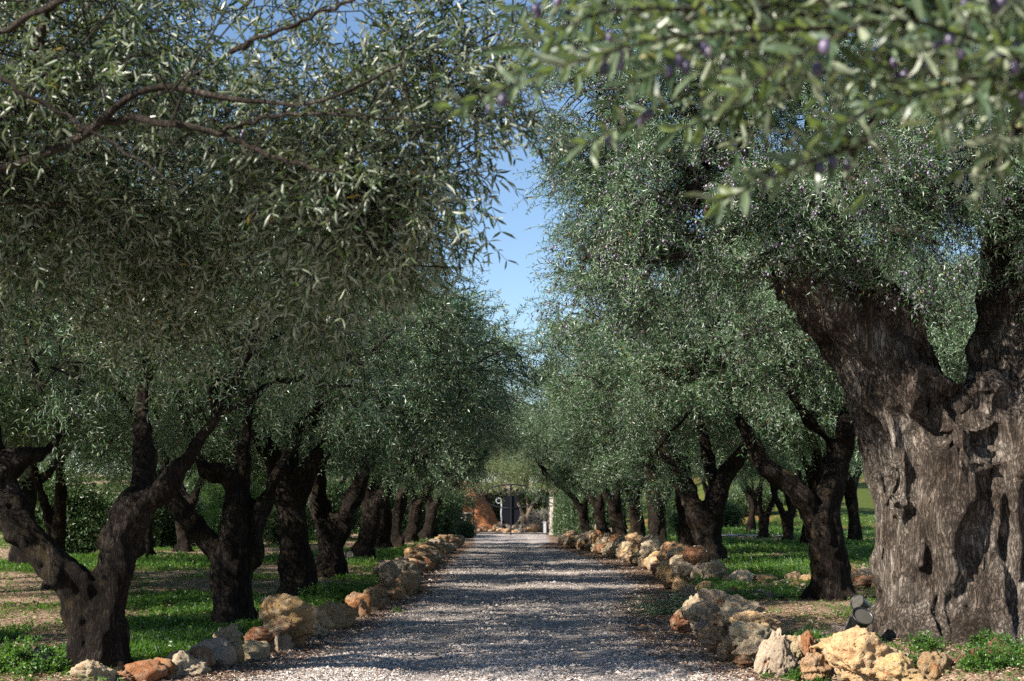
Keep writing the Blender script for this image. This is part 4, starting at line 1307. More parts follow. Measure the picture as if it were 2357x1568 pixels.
def extents(me):
    if me.name not in ext:
        a = np.empty(len(me.vertices) * 3, np.float32); me.vertices.foreach_get('co', a); a = a.reshape(-1, 3)
        ext[me.name] = a.max(0) - a.min(0)
    return ext[me.name]


TINT = {'ochre': (.38, .235, .12), 'rust': (.32, .145, .068), 'grey': (.30, .25, .19), 'cream': (.48, .385, .265), 'brown': (.19, .12, .07), 'gold': (.56, .38, .195)}
WORD = {'ochre': 'ochre', 'rust': 'rust-orange', 'grey': 'grey', 'cream': 'cream', 'brown': 'brown', 'gold': 'golden ochre'}
rr = np.random.default_rng(14)
used_labels = {}


def stone(me, c, size, tint, label, group, rot=None):
    o = obj('stone', me, None, tuple(c))
    e = extents(me)
    o.scale = tuple(np.array(size) / e)
    o.rotation_euler = rot if rot is not None else (rr.uniform(-.25, .25), rr.uniform(-.25, .25), rr.uniform(-.5, .5) + (PI if rr.uniform() < .5 else 0))
    t = np.array(TINT[tint]) * rr.uniform(.88, 1.1, 3).mean() * np.array([1, rr.uniform(.95, 1.05), rr.uniform(.9, 1.1)])
    o.color = (*np.clip(t, 0, 1), 1)
    return tag(o, label, 'stone', group)


def shape_word(w, h):
    return 'tall' if h > w * 1.15 else ('low flat' if h < w * .55 else ('squat' if h < w * .8 else 'rounded'))


ORD = ['first', 'second', 'third', 'fourth', 'fifth', 'sixth', 'seventh', 'eighth', 'ninth', 'tenth', 'eleventh', 'twelfth', 'thirteenth', 'fourteenth', 'fifteenth',
       'sixteenth', 'seventeenth', 'eighteenth', 'nineteenth', 'twentieth']


def ordw(k):
    return ORD[k] if k < 20 else ('%d%s' % (k + 1, {1: 'st', 2: 'nd', 3: 'rd'}.get((k + 1) % 10 if (k + 1) % 100 not in (11, 12, 13) else 0, 'th')))


LX = [150, 211, 336, 424, 500, 578, 641, 668, 732, 790, 855, 917, 932, 963, 997, 1016, 1047, 1070]
LYY = [12.0, 12.2, 12.5, 12.9, 13.5, 14.2, 15.2, 15.6, 17, 18.6, 21, 24.5, 27, 35, 43, 49, 57, 60]
GL, GR_, GBk, GC_ = 'stones edging the left of the road', 'stones of the near right bed', 'stones of the back edge of the right bed', 'stones of the far right wall'
left_rocks = [(211, 1557, 80, 52, 'cream', 'cream boulder at the bottom left, nearest stone of the left edging'), (277, 1566, 52, 30, 'rust', 'low rust stone just right of the nearest cream boulder'),
              (336, 1556, 76, 46, 'rust', 'wide rust-orange stone at the bottom edge, before the pitted grey boulder'), (375, 1545, 56, 44, 'rust', 'rust stone leaning on the left side of the pitted cream-grey boulder'),
              (424, 1542, 86, 62, 'cream', 'big cream-grey peaked boulder in the near left edging'), (460, 1519, 52, 42, 'brown', 'brownish stone behind the peaked cream-grey boulder'),
              (494, 1519, 72, 72, 'grey', 'tall grey stone right below the upright pale plate'), (500, 1549, 50, 44, 'grey', 'small dark grey stone at the foot of the tall grey one'),
              (524, 1475, 48, 46, 'grey', 'pale grey plate standing upright on the left edging'), (538, 1520, 34, 58, 'ochre', 'narrow ochre stone between the tall grey one and the pink rounded one'),
              (579, 1512, 64, 54, 'cream', 'rounded pinkish stone at the gravel edge below the pale plate'), (604, 1499, 60, 46, 'brown', 'dark brown stone tucked behind the rounded pinkish one'),
              (594, 1468, 52, 32, 'rust', 'vivid orange flat stone above the dark brown one'), (636, 1453, 72, 32, 'brown', 'flat brown slab at the left foot of the biggest left boulder'),
              (642, 1486, 46, 50, 'grey', 'greyish stone at the gravel edge right of the dark brown one'), (670, 1468, 50, 58, 'ochre', 'ochre stone below the biggest left boulder at the gravel edge'),
              (666, 1426, 92, 82, 'ochre', 'biggest boulder of the left edging, ochre with rust streaks'), (732, 1430, 56, 46, 'gold', 'knobbly golden stone right of the biggest left boulder'),
              (727, 1452, 44, 24, 'cream', 'flat cream stone under the knobbly golden one'), (770, 1424, 78, 58, 'ochre', 'wide ochre block right of the knobbly golden stone'),
              (795, 1422, 34, 46, 'ochre', 'narrow ochre stone closing the right end of the wide ochre block'), (826, 1402, 52, 56, 'rust', 'tall rusty brown stone before the row of brown stones on the left'),
              (857, 1390, 50, 52, 'brown', 'brown stone third before the largest far left heap'), (880, 1392, 34, 36, 'brown', 'small brown stone leaning on the left row before the ochre pair'),
              (898, 1374, 54, 50, 'ochre', 'ochre stone with a shaded right face midway along the left edging'), (918, 1352, 66, 50, 'ochre', 'broad ochre stone where the left edging turns away'),
              (932, 1322, 58, 42, 'grey', 'greyish humped stone behind the broad ochre one on the left'), (898, 1325, 36, 44, 'grey', 'grey stone on the grass side of the humped one'),
              (945, 1340, 30, 36, 'brown', 'small brown stone right of the humped one on the left')]
for k, (x, y, w, h, t, lab) in enumerate(left_rocks):
    Y0 = np.interp(x, LX, LYY)
    m_ = Y0 / F_PX
    c = at(x, y - 3, Y0 + (.12 if y < 1480 and x < 640 else 0))
    stone((RKH + RK)[(k * 5) % 18], c, (w * m_ * 1.4, (w + h) / 2 * m_ * 1.3, h * m_ * 1.38), t, lab, GL)
# remaining left run, farther off
kk = 0
for y0 in np.arange(27.5, 60, .70):
    x0 = np.interp(y0, WLY, WLX) + rr.uniform(-.12, .12)
    for lay in range(1 if rr.uniform() < .45 else 2):
        w = rr.uniform(.42, .72) * (1 if lay == 0 else .75); h = w * rr.uniform(.5, .85)
        t = random.choice(['brown', 'ochre', 'grey', 'rust', 'ochre', 'cream'])
        zz = float(gz(np.array([x0]), np.array([y0]))[0]) + h * .38 + lay * .24
        stone(RK[rr.integers(12)], (x0 - .18 * lay, y0 + rr.uniform(-.1, .1), zz), (w, w * rr.uniform(.7, 1), h), t,
              'smallish weathered stone in the far run of the left edging towards the gate', GL + ', far run')
        kk += 1

right_rocks = [  # x, y, w, h, Y, tint, hi, label
    (1985, 1512, 165, 125, 12.0, 'gold', 0, 'largest golden ochre boulder, sunlit, at the bottom right'), (1940, 1482, 150, 50, 12.35, 'gold', 1, 'layered golden slab lying on the back of the largest boulder'),
    (2075, 1548, 120, 80, 11.7, 'gold', 2, 'sunlit lumpy golden stone right of the largest boulder'), (2150, 1540, 76, 72, 11.7, 'ochre', 3, 'ochre stone at the right end of the near row, by the bright weeds'),
    (2100, 1585, 130, 50, 11.3, 'gold', 5, 'golden stone cut by the bottom picture edge below the lumpy one'), (2065, 1518, 60, 34, 12.0, 'cream', 4, 'small cream stone on top between the largest boulder and the lumpy one'),
    (1864, 1492, 46, 74, 12.7, 'rust', 0, 'upright rust-red stone left of the layered slab'), (1806, 1522, 66, 98, 12.6, 'grey', 2, 'whitish standing stone with a rust streak in the near right row'),
    (1836, 1492, 60, 55, 12.9, 'cream', 3, 'cream stone behind the whitish standing one'), (1772, 1505, 48, 118, 12.9, 'cream', 5, 'long pale slab leaning between the whitish stone and the stack'),
    (1878, 1540, 66, 70, 12.3, 'ochre', 4, 'tan stone filling the gap under the upright rust-red one'),
    (1732, 1500, 92, 72, 13.6, 'cream', 1, 'big cream block at the bottom of the near stack'), (1730, 1462, 100, 55, 13.8, 'grey', 3, 'grey block in the middle of the near stack'),
    (1672, 1496, 46, 56, 14.1, 'ochre', 5, 'square ochre stone at the left foot of the near stack'), (1738, 1433, 112, 50, 14.1, 'gold', 0, 'sunlit golden stone crowning the near stack'),
    (1706, 1404, 100, 66, 14.6, 'cream', 2, 'broad cream slab sloping left behind the golden crowning stone'), (1640, 1468, 64, 54, 14.9, 'ochre', 4, 'brownish block left of the near stack at the gravel edge'),
    (1708, 1524, 42, 36, 13.5, 'rust', 1, 'small rust-brown stone at the gravel edge under the big cream block'), (1664, 1432, 66, 44, 15.4, 'brown', 3, 'brown stone wedged left of the broad cream slab'),
    (1626, 1416, 92, 62, 16.2, 'grey', 0, 'rounded grey-cream boulder on top of the left bend of the bed'), (1566, 1432, 46, 50, 17.2, 'rust', 2, 'rusty stone at the leftmost corner of the right bed, on the gravel'),
    (1596, 1398, 62, 56, 17.8, 'cream', 5, 'cream stone above the rusty corner stone'), (1612, 1446, 46, 34, 16.0, 'grey', 1, 'small grey stone at the gravel foot of the rounded boulder'),
    (1640, 1382, 80, 50, 19.0, 'cream', 3, 'pale stone at the bend behind the rounded grey-cream boulder'), (1586, 1370, 36, 46, 20.5, 'grey', 4, 'dark grey stone upright at the left side of the bend'),
    (1626, 1360, 56, 40, 22.0, 'ochre', 0, 'ochre stone under the tall grey-topped one'), (1682, 1380, 66, 52, 21.0, 'brown', 1, 'dark brown sloping stone inside the bed'),
    (1740, 1382, 116, 50, 20.5, 'grey', 5, 'long grey slab lying inside the bed before the back row'), (1776, 1390, 50, 36, 20.2, 'grey', 2, 'small grey stone at the right end of the long slab'),
]
for (x, y, w, h, Y0, t, hi, lab) in right_rocks:
    m_ = Y0 / F_PX
    stone(RKH[hi], at(x, y, Y0), (w * m_ * 1.08, max(.25, (w + h) / 2 * m_ * .95), h * m_ * 1.12), t, lab, GR_, (rr.uniform(-.15, .15), .45 if 'leaning' in lab else (-.3 if 'sloping left' in lab else rr.uniform(-.12, .12)), rr.uniform(-.4, .4)))
back_rocks = [
    (1645, 1326, 60, 62, 24.5, 'grey', 'tall grey-topped stone where the back row begins'), (1610, 1324, 42, 50, 25.5, 'grey', 'grey stone left of the tall one at the back corner'), (1674, 1342, 28, 32, 24.2, 'rust', 'little rusty stone right of the tall grey-topped one'),
    (1708, 1338, 66, 46, 24.0, 'cream', 'sunlit cream block with flat sides in the back row'), (1768, 1336, 62, 24, 24.0, 'gold', 'flat sunlit slab in the back row right of the cream block'), (1827, 1335, 48, 32, 24.0, 'gold', 'wedge-shaped golden stone left of the elbowed trunk'),
    (1856, 1336, 28, 28, 23.8, 'ochre', 'small ochre stone touching the left side of the elbowed trunk'), (1762, 1362, 46, 36, 23.2, 'brown', 'brown stone under the flat slab of the back row'), (1795, 1356, 40, 34, 23.4, 'grey', 'grey stone under the gap right of the flat slab'),
    (1828, 1362, 50, 40, 23.2, 'brown', 'dark brown stone under the wedge-shaped golden one'), (1855, 1366, 36, 40, 22.8, 'grey', 'grey stone against the left root of the elbowed trunk'), (1722, 1366, 50, 30, 23.4, 'ochre', 'low ochre stone under the sunlit cream block'),
    (1800, 1384, 46, 26, 21.6, 'brown', 'low brown stone on the bed floor near the elbowed trunk'),
    (1964, 1324, 42, 34, 23.5, 'ochre', 'ochre stone right of the elbowed trunk in the back row'), (2002, 1322, 54, 24, 23.5, 'cream', 'flat cream stone behind the upper spotlight'), (2032, 1322, 32, 32, 23.5, 'gold', 'golden stone touching the left flank of the giant trunk'),
    (1985, 1345, 60, 34, 22.6, 'rust', 'rust stone directly behind the upper spotlight'), (2022, 1350, 36, 36, 22.4, 'brown', 'brown stone beside the upper spotlight at the giant trunk'),
]
for k, (x, y, w, h, Y0, t, lab) in enumerate(back_rocks):
    m_ = Y0 / F_PX
    stone(RK[(k * 5) % 12], at(x, y, Y0), (w * m_ * 1.12, max(.3, (w + h) / 2 * m_), h * m_ * 1.2), t, lab, GBk)
# far right wall, two or three courses
for y0 in np.arange(25.8, 64, .62):
    xw = np.interp(y0, WRY, WRX)
    nl = 3 if rr.uniform() < .35 else 2
    for lay in range(nl):
        w = rr.uniform(.36, .64) * (1 - .08 * lay); h = w * rr.uniform(.55, .95)
        t = random.choice(['ochre', 'gold', 'cream', 'brown', 'grey', 'ochre', 'gold', 'rust'])
        x0 = xw + .05 + .13 * lay + rr.uniform(-.1, .1)
        zz = .06 + h * .33 + lay * .2 + rr.uniform(-.03, .05)
        near_ = y0 < 33
        stone(RK[rr.integers(12)], (x0, y0 + rr.uniform(-.15, .15), zz), (w, w * rr.uniform(.8, 1.1), h), t,
              'weathered stone in the near stretch of the far right wall, below the mossy forked trunk' if near_ else 'small weathered stone in the far right wall towards the gate', GC_ + (', near stretch' if near_ else ', far stretch'))
# a few small loose stones that fill the joints of the near right bed
for k in range(14):
    y0 = rr.uniform(12.2, 19); x0 = np.interp(y0, WRY, WRX) + rr.uniform(-.05, .2)
    s = rr.uniform(.12, .22)
    stone(RK[rr.integers(12)], (x0, y0, .03 + s * .3), (s, s, s * .7), random.choice(['ochre', 'grey', 'rust']), 'small chock stone wedged at the foot of the near right stones', GR_ + ', chocks')

# ------------------------------------------------------------------ things at the gate
YG = 83.0
pg = YG / F_PX
gate = empty('metal_gate', gpos(at(1176, 1232, YG)[0], YG)); tag(gate, 'black double metal gate with oval ring and crowned plate at the road end', 'gate')
gate.location.z = .02
gx_ = lambda xz: (xz - 1073) * .002981
gzz = lambda yz: 3.698 - .002981 * yz - .02


def part_tube(name, pts, r, sides=10, mat='iron', parent=gate):
    v, p = tube(pts, r, sides)
    return obj(name, Geo().add(v, p).mesh(name, [M[mat]], True), parent)


for xz in (350, 1775):
    v, p = box_arr((gx_(xz), 0, 1.07), (.07, .07, 2.15)); obj('post', Geo().add(v, p).mesh('post', [M['iron']]), gate)
v, p = box_arr((0, 0, .10), (4.15, .05, .06)); obj('bottom_rail', Geo().add(v, p).mesh('bottom_rail', [M['iron']]), gate)
v, p = box_arr((0, -.05, 1.46), (.085, .05, 2.92)); obj('centre_post', Geo().add(v, p).mesh('centre_post', [M['iron']]), gate)
th = np.linspace(0, 2 * PI, 73)[:-1]
ring = np.stack([1.67 * np.cos(th), 0 * th + .06, 2.24 + .68 * np.sin(th)], -1)
v, p = tube(np.concatenate([ring, ring[:1], ring[1:2]]), .042, 8, False); obj('oval_ring', Geo().add(v, p).mesh('oval_ring', [M['iron']], True), gate)
part_tube('top_rail', [(-1.66, .06, 2.26), (-1.9, .03, 2.2), (-2.15, 0, 2.1)], .03)
part_tube('top_rail', [(1.66, .06, 2.26), (1.9, .03, 2.2), (2.1, 0, 2.1)], .03)
prof = [(-.43, 2.27), (-.40, 2.08), (-.345, 1.88), (-.37, 1.72), (-.46, 1.60), (-.53, 1.32), (-.52, 1.10), (-.44, .88), (-.33, .72), (-.17, .60), (0, .565)]
crown_pts = [(.43, 2.27), (.33, 2.20), (.24, 2.33), (.13, 2.22), (0, 2.36), (-.13, 2.22), (-.24, 2.33), (-.33, 2.20)]
out2 = prof + [(-x, z) for x, z in prof[-2:0:-1]] + crown_pts
import bmesh
bm = bmesh.new()
vs = [bm.verts.new((x, .0, z)) for x, z in out2]
bm.faces.new(vs)
ex = bmesh.ops.extrude_face_region(bm, geom=bm.faces[:])
for e in ex['geom']:
    if isinstance(e, bmesh.types.BMVert): e.co.y += .03
bmesh.ops.recalc_face_normals(bm, faces=bm.faces)
bmesh.ops.triangulate(bm, faces=bm.faces)
me = bpy.data.meshes.new('emblem_plate'); bm.to_mesh(me); bm.free(); me.materials.append(M['plate'])
emb = obj('emblem_plate', me, gate)
for (xz, yz, bx, bz) in [(870, 410, -.36, 2.24), (962, 365, -.24, 2.3), (1078, 340, 0, 2.33), (1195, 363, .24, 2.3), (1293, 403, .36, 2.24)]:
    g_ = Geo()
    a, b = np.array([bx, .015, bz]), np.array([gx_(xz), .015, gzz(yz)])
    v, p = tube(spline([a, (a + b) / 2, b], 6), np.linspace(.055, .018, 6), 8); g_.add(v, p)
    v, f = ico(3); g_.add(v * .085 + b, [f])
    obj('crown_point', g_.mesh('crown_point', [M['plate']], True), emb)
part_tube('cross_band', [(-.5, -.02, 1.575), (0, -.03, 1.555), (.5, -.02, 1.575)], .025)

# pillar right of the gate: rough pale stone courses
g_ = Geo()
rq = np.random.default_rng(4)
z0 = 0
while z0 < 2.15:
    h = rq.uniform(.16, .26)
    v, p = box_arr((rq.uniform(-.02, .02), 0, z0 + h / 2), (.22 + rq.uniform(-.03, .03), .3, h - .012)); g_.add(v, p); z0 += h
v, p = box_arr((0, 0, z0 + .05), (.27, .36, .07)); g_.add(v, p)
pl = obj('stone_pillar', g_.mesh('stone_pillar', [M['stonework']]), None, gpos(2.30, 83.4)); tag(pl, 'pale stone pillar beside the right gate post', 'pillar')
# dry stone wall left of the gate
wallr = empty('dry_stone_wall', gpos(-3.9, 80)); tag(wallr, 'low dry-stone wall left of the gate behind the shrubs', 'wall')
g_ = Geo()
for k in range(9):
    for j in range(6):
        v, f = ico(2)
        v = v * np.array([.19, .2, .11]) * (1 + .25 * vnoise(v * 1.5 + k * 5 + j, j)[:, None]) + np.array([-1.3 + .33 * k + .16 * (j % 2), rq.uniform(-.04, .04), .1 + .2 * j]); g_.add(v, [f])
obj('stone_courses', g_.mesh('stone_courses', [M['stonework']], True), wallr)
g_ = Geo()
for k in range(6):
    v, f = ico(2)
    v = v * np.array([.29, .26, .07]) * (1 + .2 * vnoise(v * 1.5 + k * 3, 2)[:, None]) + np.array([-1.2 + .52 * k, 0, 1.3]); g_.add(v, [f])
obj('coping', g_.mesh('coping', [M['stonework']], True), wallr)

# white crook
g_ = Geo()
a = np.linspace(PI * .0, PI * 1.75, 20)
hook = [(0, 0, z) for z in np.linspace(0, 1.62, 9)] + [(-.165 + .165 * math.cos(t), 0, 1.68 + .165 * math.sin(t)) for t in a]
hook = np.array(hook); hook[1:9, 0] += .02 * np.sin(np.arange(8) * 1.4)
v, p = tube(hook, np.concatenate([np.linspace(.048, .042, 9), np.linspace(.042, .028, 20)]), 10, True, .15, 3); g_.add(v, p)
ck = obj('crook', g_.mesh('crook', [M['white']], True), None, (at(1154, 1211, 92)[0], 92, .38)); tag(ck, 'white shepherd crook with a curled top standing on the stone heap', 'sculpture')
# heap of pale stones
for k in range(34):
    u_ = rr.uniform(-1, 1); x0 = -1.0 + 1.45 * u_; hgt = .62 * (1 - abs(u_) ** 1.4)
    lay = rr.uniform(0, 1)
    w = rr.uniform(.22, .46)
    stone(RKS[k % 5], (x0, 92 - .7 * (1 - lay) + .5 * lay, .06 + hgt * lay), (w, w * .9, w * .7), random.choice(['cream', 'grey', 'cream', 'rust', 'ochre']),
          'small pale stone in the heap under the white crook beyond the gate', 'stones of the heap beyond the gate')
stone(RK[3], (at(1225, 1222, 94)[0], 94, .3), (1.0, .7, .6), 'ochre', 'ochre stone lying right of the tan forked trunk beyond the gate', None)
# kerb block, small posts
v, p = box_arr((0, 0, .35), (.16, .2, .7)); v2, p2 = box_arr((0, 0, .73), (.2, .24, .06)); g_ = Geo().add(v, p).add(v2, p2)
tag(obj('stone_post', g_.mesh('stone_post', [M['white']]), None, gpos(at(1254, 1220, 90)[0], 90)), 'short white post behind the right half of the gate', 'post')
for (x, y, Y0, h, lab) in [(1095, 1238, 78, 1.0, 'weathered wooden stake at the left gate post'), (1371, 1235, 72, .75, 'short wooden stake in the grass right of the gate')]:
    g_ = Geo(); v, p = tube([(0, 0, -.1), (.01, 0, h * .5), (0, .01, h - .06), (0, .01, h)], [.05, .048, .045, .02], 7, True, .2, 2); g_.add(v, p)
    v, p = tube([(.0, 0, h * .78), (.0, 0, h * .82)], [.056, .056], 7); g_.add(v, p)
    tag(obj('wooden_stake', g_.mesh('wooden_stake', [M['wood']]), None, gpos(at(x, y, Y0)[0], Y0)), lab, 'stake', 'wooden stakes near the gate')

# red earth bank beyond the gate
bx_, by_ = np.meshgrid(np.linspace(-5.6, .2, 60), np.linspace(96, 112, 40))
bz_ = 3.4 * sstep(-.2, -3.2, bx_) * sstep(-5.6, -4.6, bx_) * sstep(96, 104, by_) + .0
q3 = np.stack([bx_, by_, bz_], -1).reshape(-1, 3)
bz_ = bz_ + (.35 * fbm(q3 * .7, 4, 31) + .12 * fbm(q3 * 2.2, 3, 33)).reshape(bz_.shape) * np.clip(bz_, 0, 1) - .05
i = (np.arange(39)[:, None] * 60 + np.arange(59)[None]).ravel()
bme = mesh_np('earth_bank', np.stack([bx_, by_, bz_], -1).reshape(-1, 3), [np.stack([i, i + 1, i + 61, i + 60], -1)], [M['ground']], {'red': np.ones(bz_.size), 'green': np.zeros(bz_.size), 'bare': np.zeros(bz_.size)}, True)
tag(obj('earth_bank', bme), kind='structure')


# ------------------------------------------------------------------ garden spotlights
def spotlight(loc, aim_z, tilt, s, label, shield=False):
    root = empty('garden_spotlight', loc, aim_z); root.scale = (s,) * 3
    tag(root, label, 'spotlight', 'garden spotlights at the foot of the trees')
    g_ = Geo()
    def rot(v):
        c_, s_ = math.cos(tilt), math.sin(tilt)
        v = np.asarray(v, float); return np.stack([v[:, 0], v[:, 1] * c_ - v[:, 2] * s_, v[:, 1] * s_ + v[:, 2] * c_], -1) + np.array([0, 0, .17])
    # axis along -y, mouth at y = -.09
    rp_ = [(.02, .10), (.045, .095), (.06, .05), (.065, -.02), (.075, -.07), (.085, -.09), (.078, -.092), (.072, -.075)]
    th = np.linspace(0, 2 * PI, 20, endpoint=False)
    V = np.concatenate([np.stack([r * np.cos(th), 0 * th + y, r * np.sin(th)], -1) for r, y in rp_])
    n_ = 20
    ii = np.arange(len(rp_) - 1)[:, None] * n_; jj = np.arange(n_)[None]; kk_ = (jj + 1) % n_
    f = np.stack([ii + jj, ii + n_ + jj, ii + n_ + kk_, ii + kk_], -1).reshape(-1, 4)
    g_.add(rot(V), [f, np.arange(n_)[None]])
    obj('housing', g_.mesh('housing', [M['black']], True), root)
    V = np.concatenate([np.stack([.073 * np.cos(th), 0 * th - .080, .073 * np.sin(th)], -1), [[0, -.084, 0]]])
    obj('glass', Geo().add(rot(V), [np.stack([np.arange(n_), (np.arange(n_) + 1) % n_, np.full(n_, n_)], -1)]).mesh('glass', [M['lens']]), root)
    g_ = Geo(); v, p = tube([(0, 0, -.08), (0, 0, .05), (0, .01, .12), (0, .0, .16)], [.006, .014, .014, .014], 8); g_.add(v, p)
    v, p = box_arr((0, .0, .07), (.10, .03, .02)); g_.add(v, p)
    obj('stake', g_.mesh('stake', [M['black']]), root)
    if shield:
        v, p = box_arr((-.11, .0, .09), (.10, .014, .16)); v = v @ np.array([[.9, 0, -.43], [0, 1, 0], [.43, 0, .9]])
        obj('side_flap', Geo().add(v, p).mesh('side_flap', [M['black']]), root)
    return root


for (x, y, Y0, az, tilt, s, lab, sh) in [
    (97, 1545, 12.6, .2, -.35, .95, 'round black spotlight in the grass left of the first left trunk', False),
    (613, 1392, 20.0, .9, -.5, .95, 'round black spotlight on the lawn between the second and third left trunks', False),
    (801, 1292, 33.0, .3, -.3, 1.2, 'small spotlight with a pale lens far down the left row', False),
    (1985, 1362, 16.6, -1.0, -.5, 1.15, 'tilted black spotlight by the back stones left of the giant trunk', True),
    (1978, 1450, 13.6, .25, -.75, 1.25, 'black spotlight with a side flap at the left root of the giant trunk', True),
    (1478, 1258, 44.0, -.3, -.3, 1.2, 'tiny spotlight behind the far right wall', False)]:
    w_ = at(x, y, Y0)
    spotlight(gpos(w_[0], Y0), az, tilt, s, lab, sh)
# clear cup and a curl of dry bark
g_ = Geo()
th = np.linspace(0, 2 * PI, 24, endpoint=False)
pr = [(.033, 0), (.045, .12), (.046, .122), (.0435, .12), (.031, .004)]
V = np.concatenate([np.stack([r * np.cos(th), r * np.sin(th), 0 * th + z], -1) for r, z in pr])
ii = np.arange(4)[:, None] * 24; jj = np.arange(24)[None]; kk_ = (jj + 1) % 24
g_.add(V, [np.stack([ii + jj, ii + kk_, ii + 24 + kk_, ii + 24 + jj], -1).reshape(-1, 4), np.arange(24)[None, ::-1], (np.arange(24) + 96)[None]])
w_ = at(629, 1408, 15.9)
tag(obj('plastic_cup', g_.mesh('plastic_cup', [M['cup']], True), None, (w_[0], 15.9, float(gz(np.array([w_[0]]), np.array([15.9]))[0]) + .12)), 'clear plastic cup behind the biggest left boulder', 'cup')
bpy.data.objects['plastic_cup'].scale = (1.6, 1.6, 1.6)
a = np.linspace(-1.3, 1.5, 14); l = np.linspace(-.25, .25, 10)
A_, L_ = np.meshgrid(a, l)
rad = .12 + .02 * vnoise(np.stack([A_ * 2, L_ * 8, 0 * A_], -1).reshape(-1, 3), 1).reshape(A_.shape)
V = np.stack([L_, rad * np.sin(A_), rad * np.cos(A_)], -1).reshape(-1, 3)
i = (np.arange(9)[:, None] * 14 + np.arange(13)[None]).ravel()
f = np.stack([i, i + 1, i + 15, i + 14], -1)
V2 = V * np.array([1, .88, .88]); g_ = Geo().add(np.concatenate([V, V2]), [f, f[:, ::-1] + len(V)])
cb = obj('bark_curl', g_.mesh('bark_curl', [M['rust']], True), None, tuple(np.array(gpos(at(2255, 1545, 11.9)[0], 11.9)) + np.array([0, 0, .05]))); cb.rotation_euler = (.2, -.3, .4)
tag(cb, 'curled piece of dark red dry bark on the soil at the lower right', 'bark')

# ------------------------------------------------------------------ ground cover (uncountable)
def scatter_xy(n, y0, y1, half, power=1.6):
    u_ = rng.uniform(0, 1, n)
    a, b = y0 ** (1 - power), y1 ** (1 - power)
    y = (a + (b - a) * u_) ** (1 / (1 - power))
    x = rng.uniform(-1, 1, n) * half * y
    return x, y


# gravel stones on the road
x, y = scatter_xy(120000, 10.5, 45, .26, 2.0)
wl, wr = np.interp(y, WLY, WLX), np.interp(y, WRY, WRX)
k = (x > wl + .05) & (x < wr - .05)
x, y = x[k], y[k]
k = rng.uniform(size=len(x)) > np.maximum(.8 * np.clip(litter_mask(x, y), 0, 1), .92 * track_mask(x, y))
x, y = x[k], y[k]
print('pebbles', len(x))
oct_ = np.array([(1, 0, 0), (-1, 0, 0), (0, 1, 0), (0, -1, 0), (0, 0, 1), (0, 0, -1)], float)
of_ = np.array([(0, 2, 4), (2, 1, 4), (1, 3, 4), (3, 0, 4), (2, 0, 5), (1, 2, 5), (3, 1, 5), (0, 3, 5)])
n_ = len(x)
sz = rng.uniform(.005, .013, n_) * (1 + rng.uniform(0, 1, n_) ** 6 * 1.2) * (.8 + y / 40)
V = oct_[None] * (1 + rng.normal(size=(n_, 6, 1)) * .25) * np.array([1, 1, .6]) + rng.normal(size=(n_, 6, 3)) * .15
ca, sa = np.cos(rng.uniform(0, 6.28, n_)), np.sin(rng.uniform(0, 6.28, n_))
V = np.stack([V[..., 0] * ca[:, None] - V[..., 1] * sa[:, None], V[..., 0] * sa[:, None] + V[..., 1] * ca[:, None], V[..., 2]], -1)
V = V * sz[:, None, None] + np.stack([x, y, gz(x, y) + .034 + sz * .15], -1)[:, None]
gg_ = Geo().add(V.reshape(-1, 3), [(np.arange(n_)[:, None, None] * 6 + of_[None]).reshape(-1, 3)], np.repeat(rng.uniform(0, 1, n_), 6))
tag(obj('gravel', gg_.mesh('gravel', [M['pebble']])), 'loose pale gravel strewn over the road', 'gravel', kind='stuff')

# fallen leaves
x, y = scatter_xy(190000, 9.5, 60, .40, 1.8)
wl, wr = np.interp(y, WLY, WLX), np.interp(y, WRY, WRX)
road_ = (x > wl) & (x < wr)
pr_ = np.where(road_, np.clip(litter_mask(x, y), 0, 1) * .9 + .04, .75 * (1 - green_mask(x, y)))
k = rng.uniform(size=len(x)) < pr_
x, y, road_ = x[k], y[k], road_[k]
n_ = len(x)
print('litter', n_)
a = rng.uniform(0, 6.28, n_)
lv = Geo()
leaves_into(lv, np.stack([x, y, gz(x, y) + np.where(road_, .042, .012) + rng.uniform(0, .015, n_)], -1), np.stack([np.cos(a), np.sin(a), rng.normal(size=n_) * .18], -1), unit(np.array([0, 0, 1.]) + rng.normal(size=(n_, 3)) * .3),
            rng.uniform(.03, .06, n_) * (.8 + y / 45), .26, rng.uniform(0, 1, n_))
tag(obj('leaf_litter', lv.mesh('leaf_litter', [M['litter']])), 'dry brown olive leaves littering the ground and road edges', 'fallen leaves', kind='stuff')

# grass and clover
x, y = scatter_xy(330000, 9.5, 85, .42, 1.7)
wl, wr = np.interp(y, WLY, WLX), np.interp(y, WRY, WRX)
g0 = green_mask(x, y)
k = (rng.uniform(size=len(x)) < sstep(.42, .95, g0) * .8 + .05) & ((x < wl - .25) | (x > wr + .3))
x, y, g0 = x[k], y[k], g0[k]
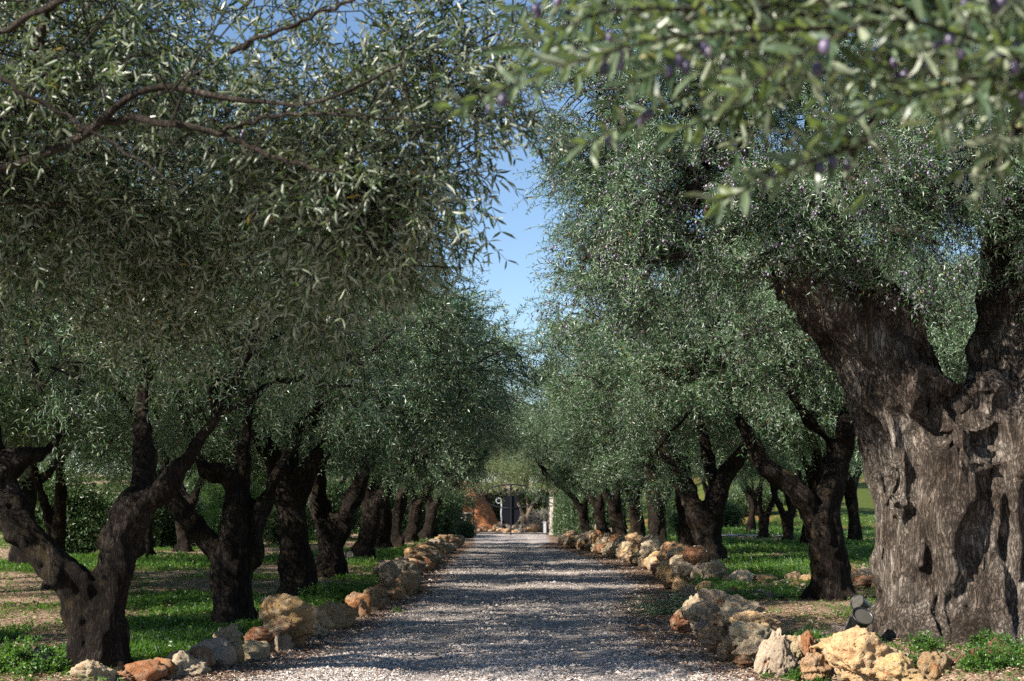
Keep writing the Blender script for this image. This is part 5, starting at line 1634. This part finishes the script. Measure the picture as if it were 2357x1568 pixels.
# sprinkle along the wall feet
n_ = len(x)
print('clover', n_)
cl = Geo()
hh = rng.uniform(.015, .065, n_) * (.5 + g0) * (.8 + y / 60)
for q in range(3):
    a = rng.uniform(0, 6.28, n_)
    pos = np.stack([x + rng.normal(size=n_) * .02, y + rng.normal(size=n_) * .02, gz(x, y) + hh * rng.uniform(.5, 1, n_)], -1)
    leaves_into(cl, pos, np.stack([np.cos(a), np.sin(a), rng.uniform(-.2, .5, n_)], -1), unit(np.array([0, 0, 1.]) + rng.normal(size=(n_, 3)) * .45), rng.uniform(.022, .040, n_) * (.8 + y / 35), .75, rng.uniform(0, 1, n_))
a = rng.uniform(0, 6.28, n_)
leaves_into(cl, np.stack([x, y, gz(x, y) - .01], -1), np.stack([np.cos(a) * .4, np.sin(a) * .4, np.ones(n_)], -1), np.stack([np.sin(a), -np.cos(a), .2 + 0 * a], -1), hh * 1.6, .14, rng.uniform(0, 1, n_))
tag(obj('grass', cl.mesh('grass', [M['leaf_clover']])), 'bright green clover and grass patches under the olives', 'grass', kind='stuff')

# ------------------------------------------------------------------ light, sky, camera
EL, AZ = math.radians(35), math.radians(208)     # sun stands on the left, a little behind the camera; AZ measured from +X towards +Y
sd = np.array([math.cos(EL) * math.cos(AZ), math.cos(EL) * math.sin(AZ), math.sin(EL)])
from mathutils import Vector
sun = bpy.data.lights.new('sun', 'SUN'); sun.energy = 5.0; sun.angle = math.radians(.5); sun.color = (1, .93, .83)
so = bpy.data.objects.new('sun', sun); link(so)
so.rotation_euler = Vector(sd).to_track_quat('Z', 'Y').to_euler()
w = bpy.data.worlds.new('World'); sc.world = w; w.use_nodes = True
nt = w.node_tree
bg = nt.nodes['Background']
sky = nt.nodes.new('ShaderNodeTexSky'); sky.sky_type = 'NISHITA'; sky.sun_disc = False
sky.sun_elevation = EL
sky.sun_rotation = PI / 2 - AZ          # Blender measures it clockwise from +Y
sky.air_density = 1.0; sky.dust_density = .15; sky.ozone_density = 3.0; sky.altitude = 300
nt.links.new(sky.outputs[0], bg.inputs[0]); bg.inputs[1].default_value = .07

cam = bpy.data.cameras.new('camera'); cam.lens = 50; cam.sensor_width = 36; cam.clip_end = 2000; cam.clip_start = .05
cam.dof.use_dof = True; cam.dof.focus_distance = 11.5; cam.dof.aperture_fstop = 5.6
co_ = bpy.data.objects.new('camera', cam); link(co_)
co_.location = (0, 0, EYE); co_.rotation_euler = (PI / 2 + PITCH, 0, 0)
sc.camera = co_
sc.view_settings.view_transform = 'Standard'; sc.view_settings.look = 'None'; sc.view_settings.exposure = 1.38; sc.view_settings.gamma = 1
sc.cycles.use_denoising = False; sc.cycles.max_bounces = 6; sc.cycles.diffuse_bounces = 1; sc.cycles.glossy_bounces = 2; sc.cycles.transmission_bounces = 4
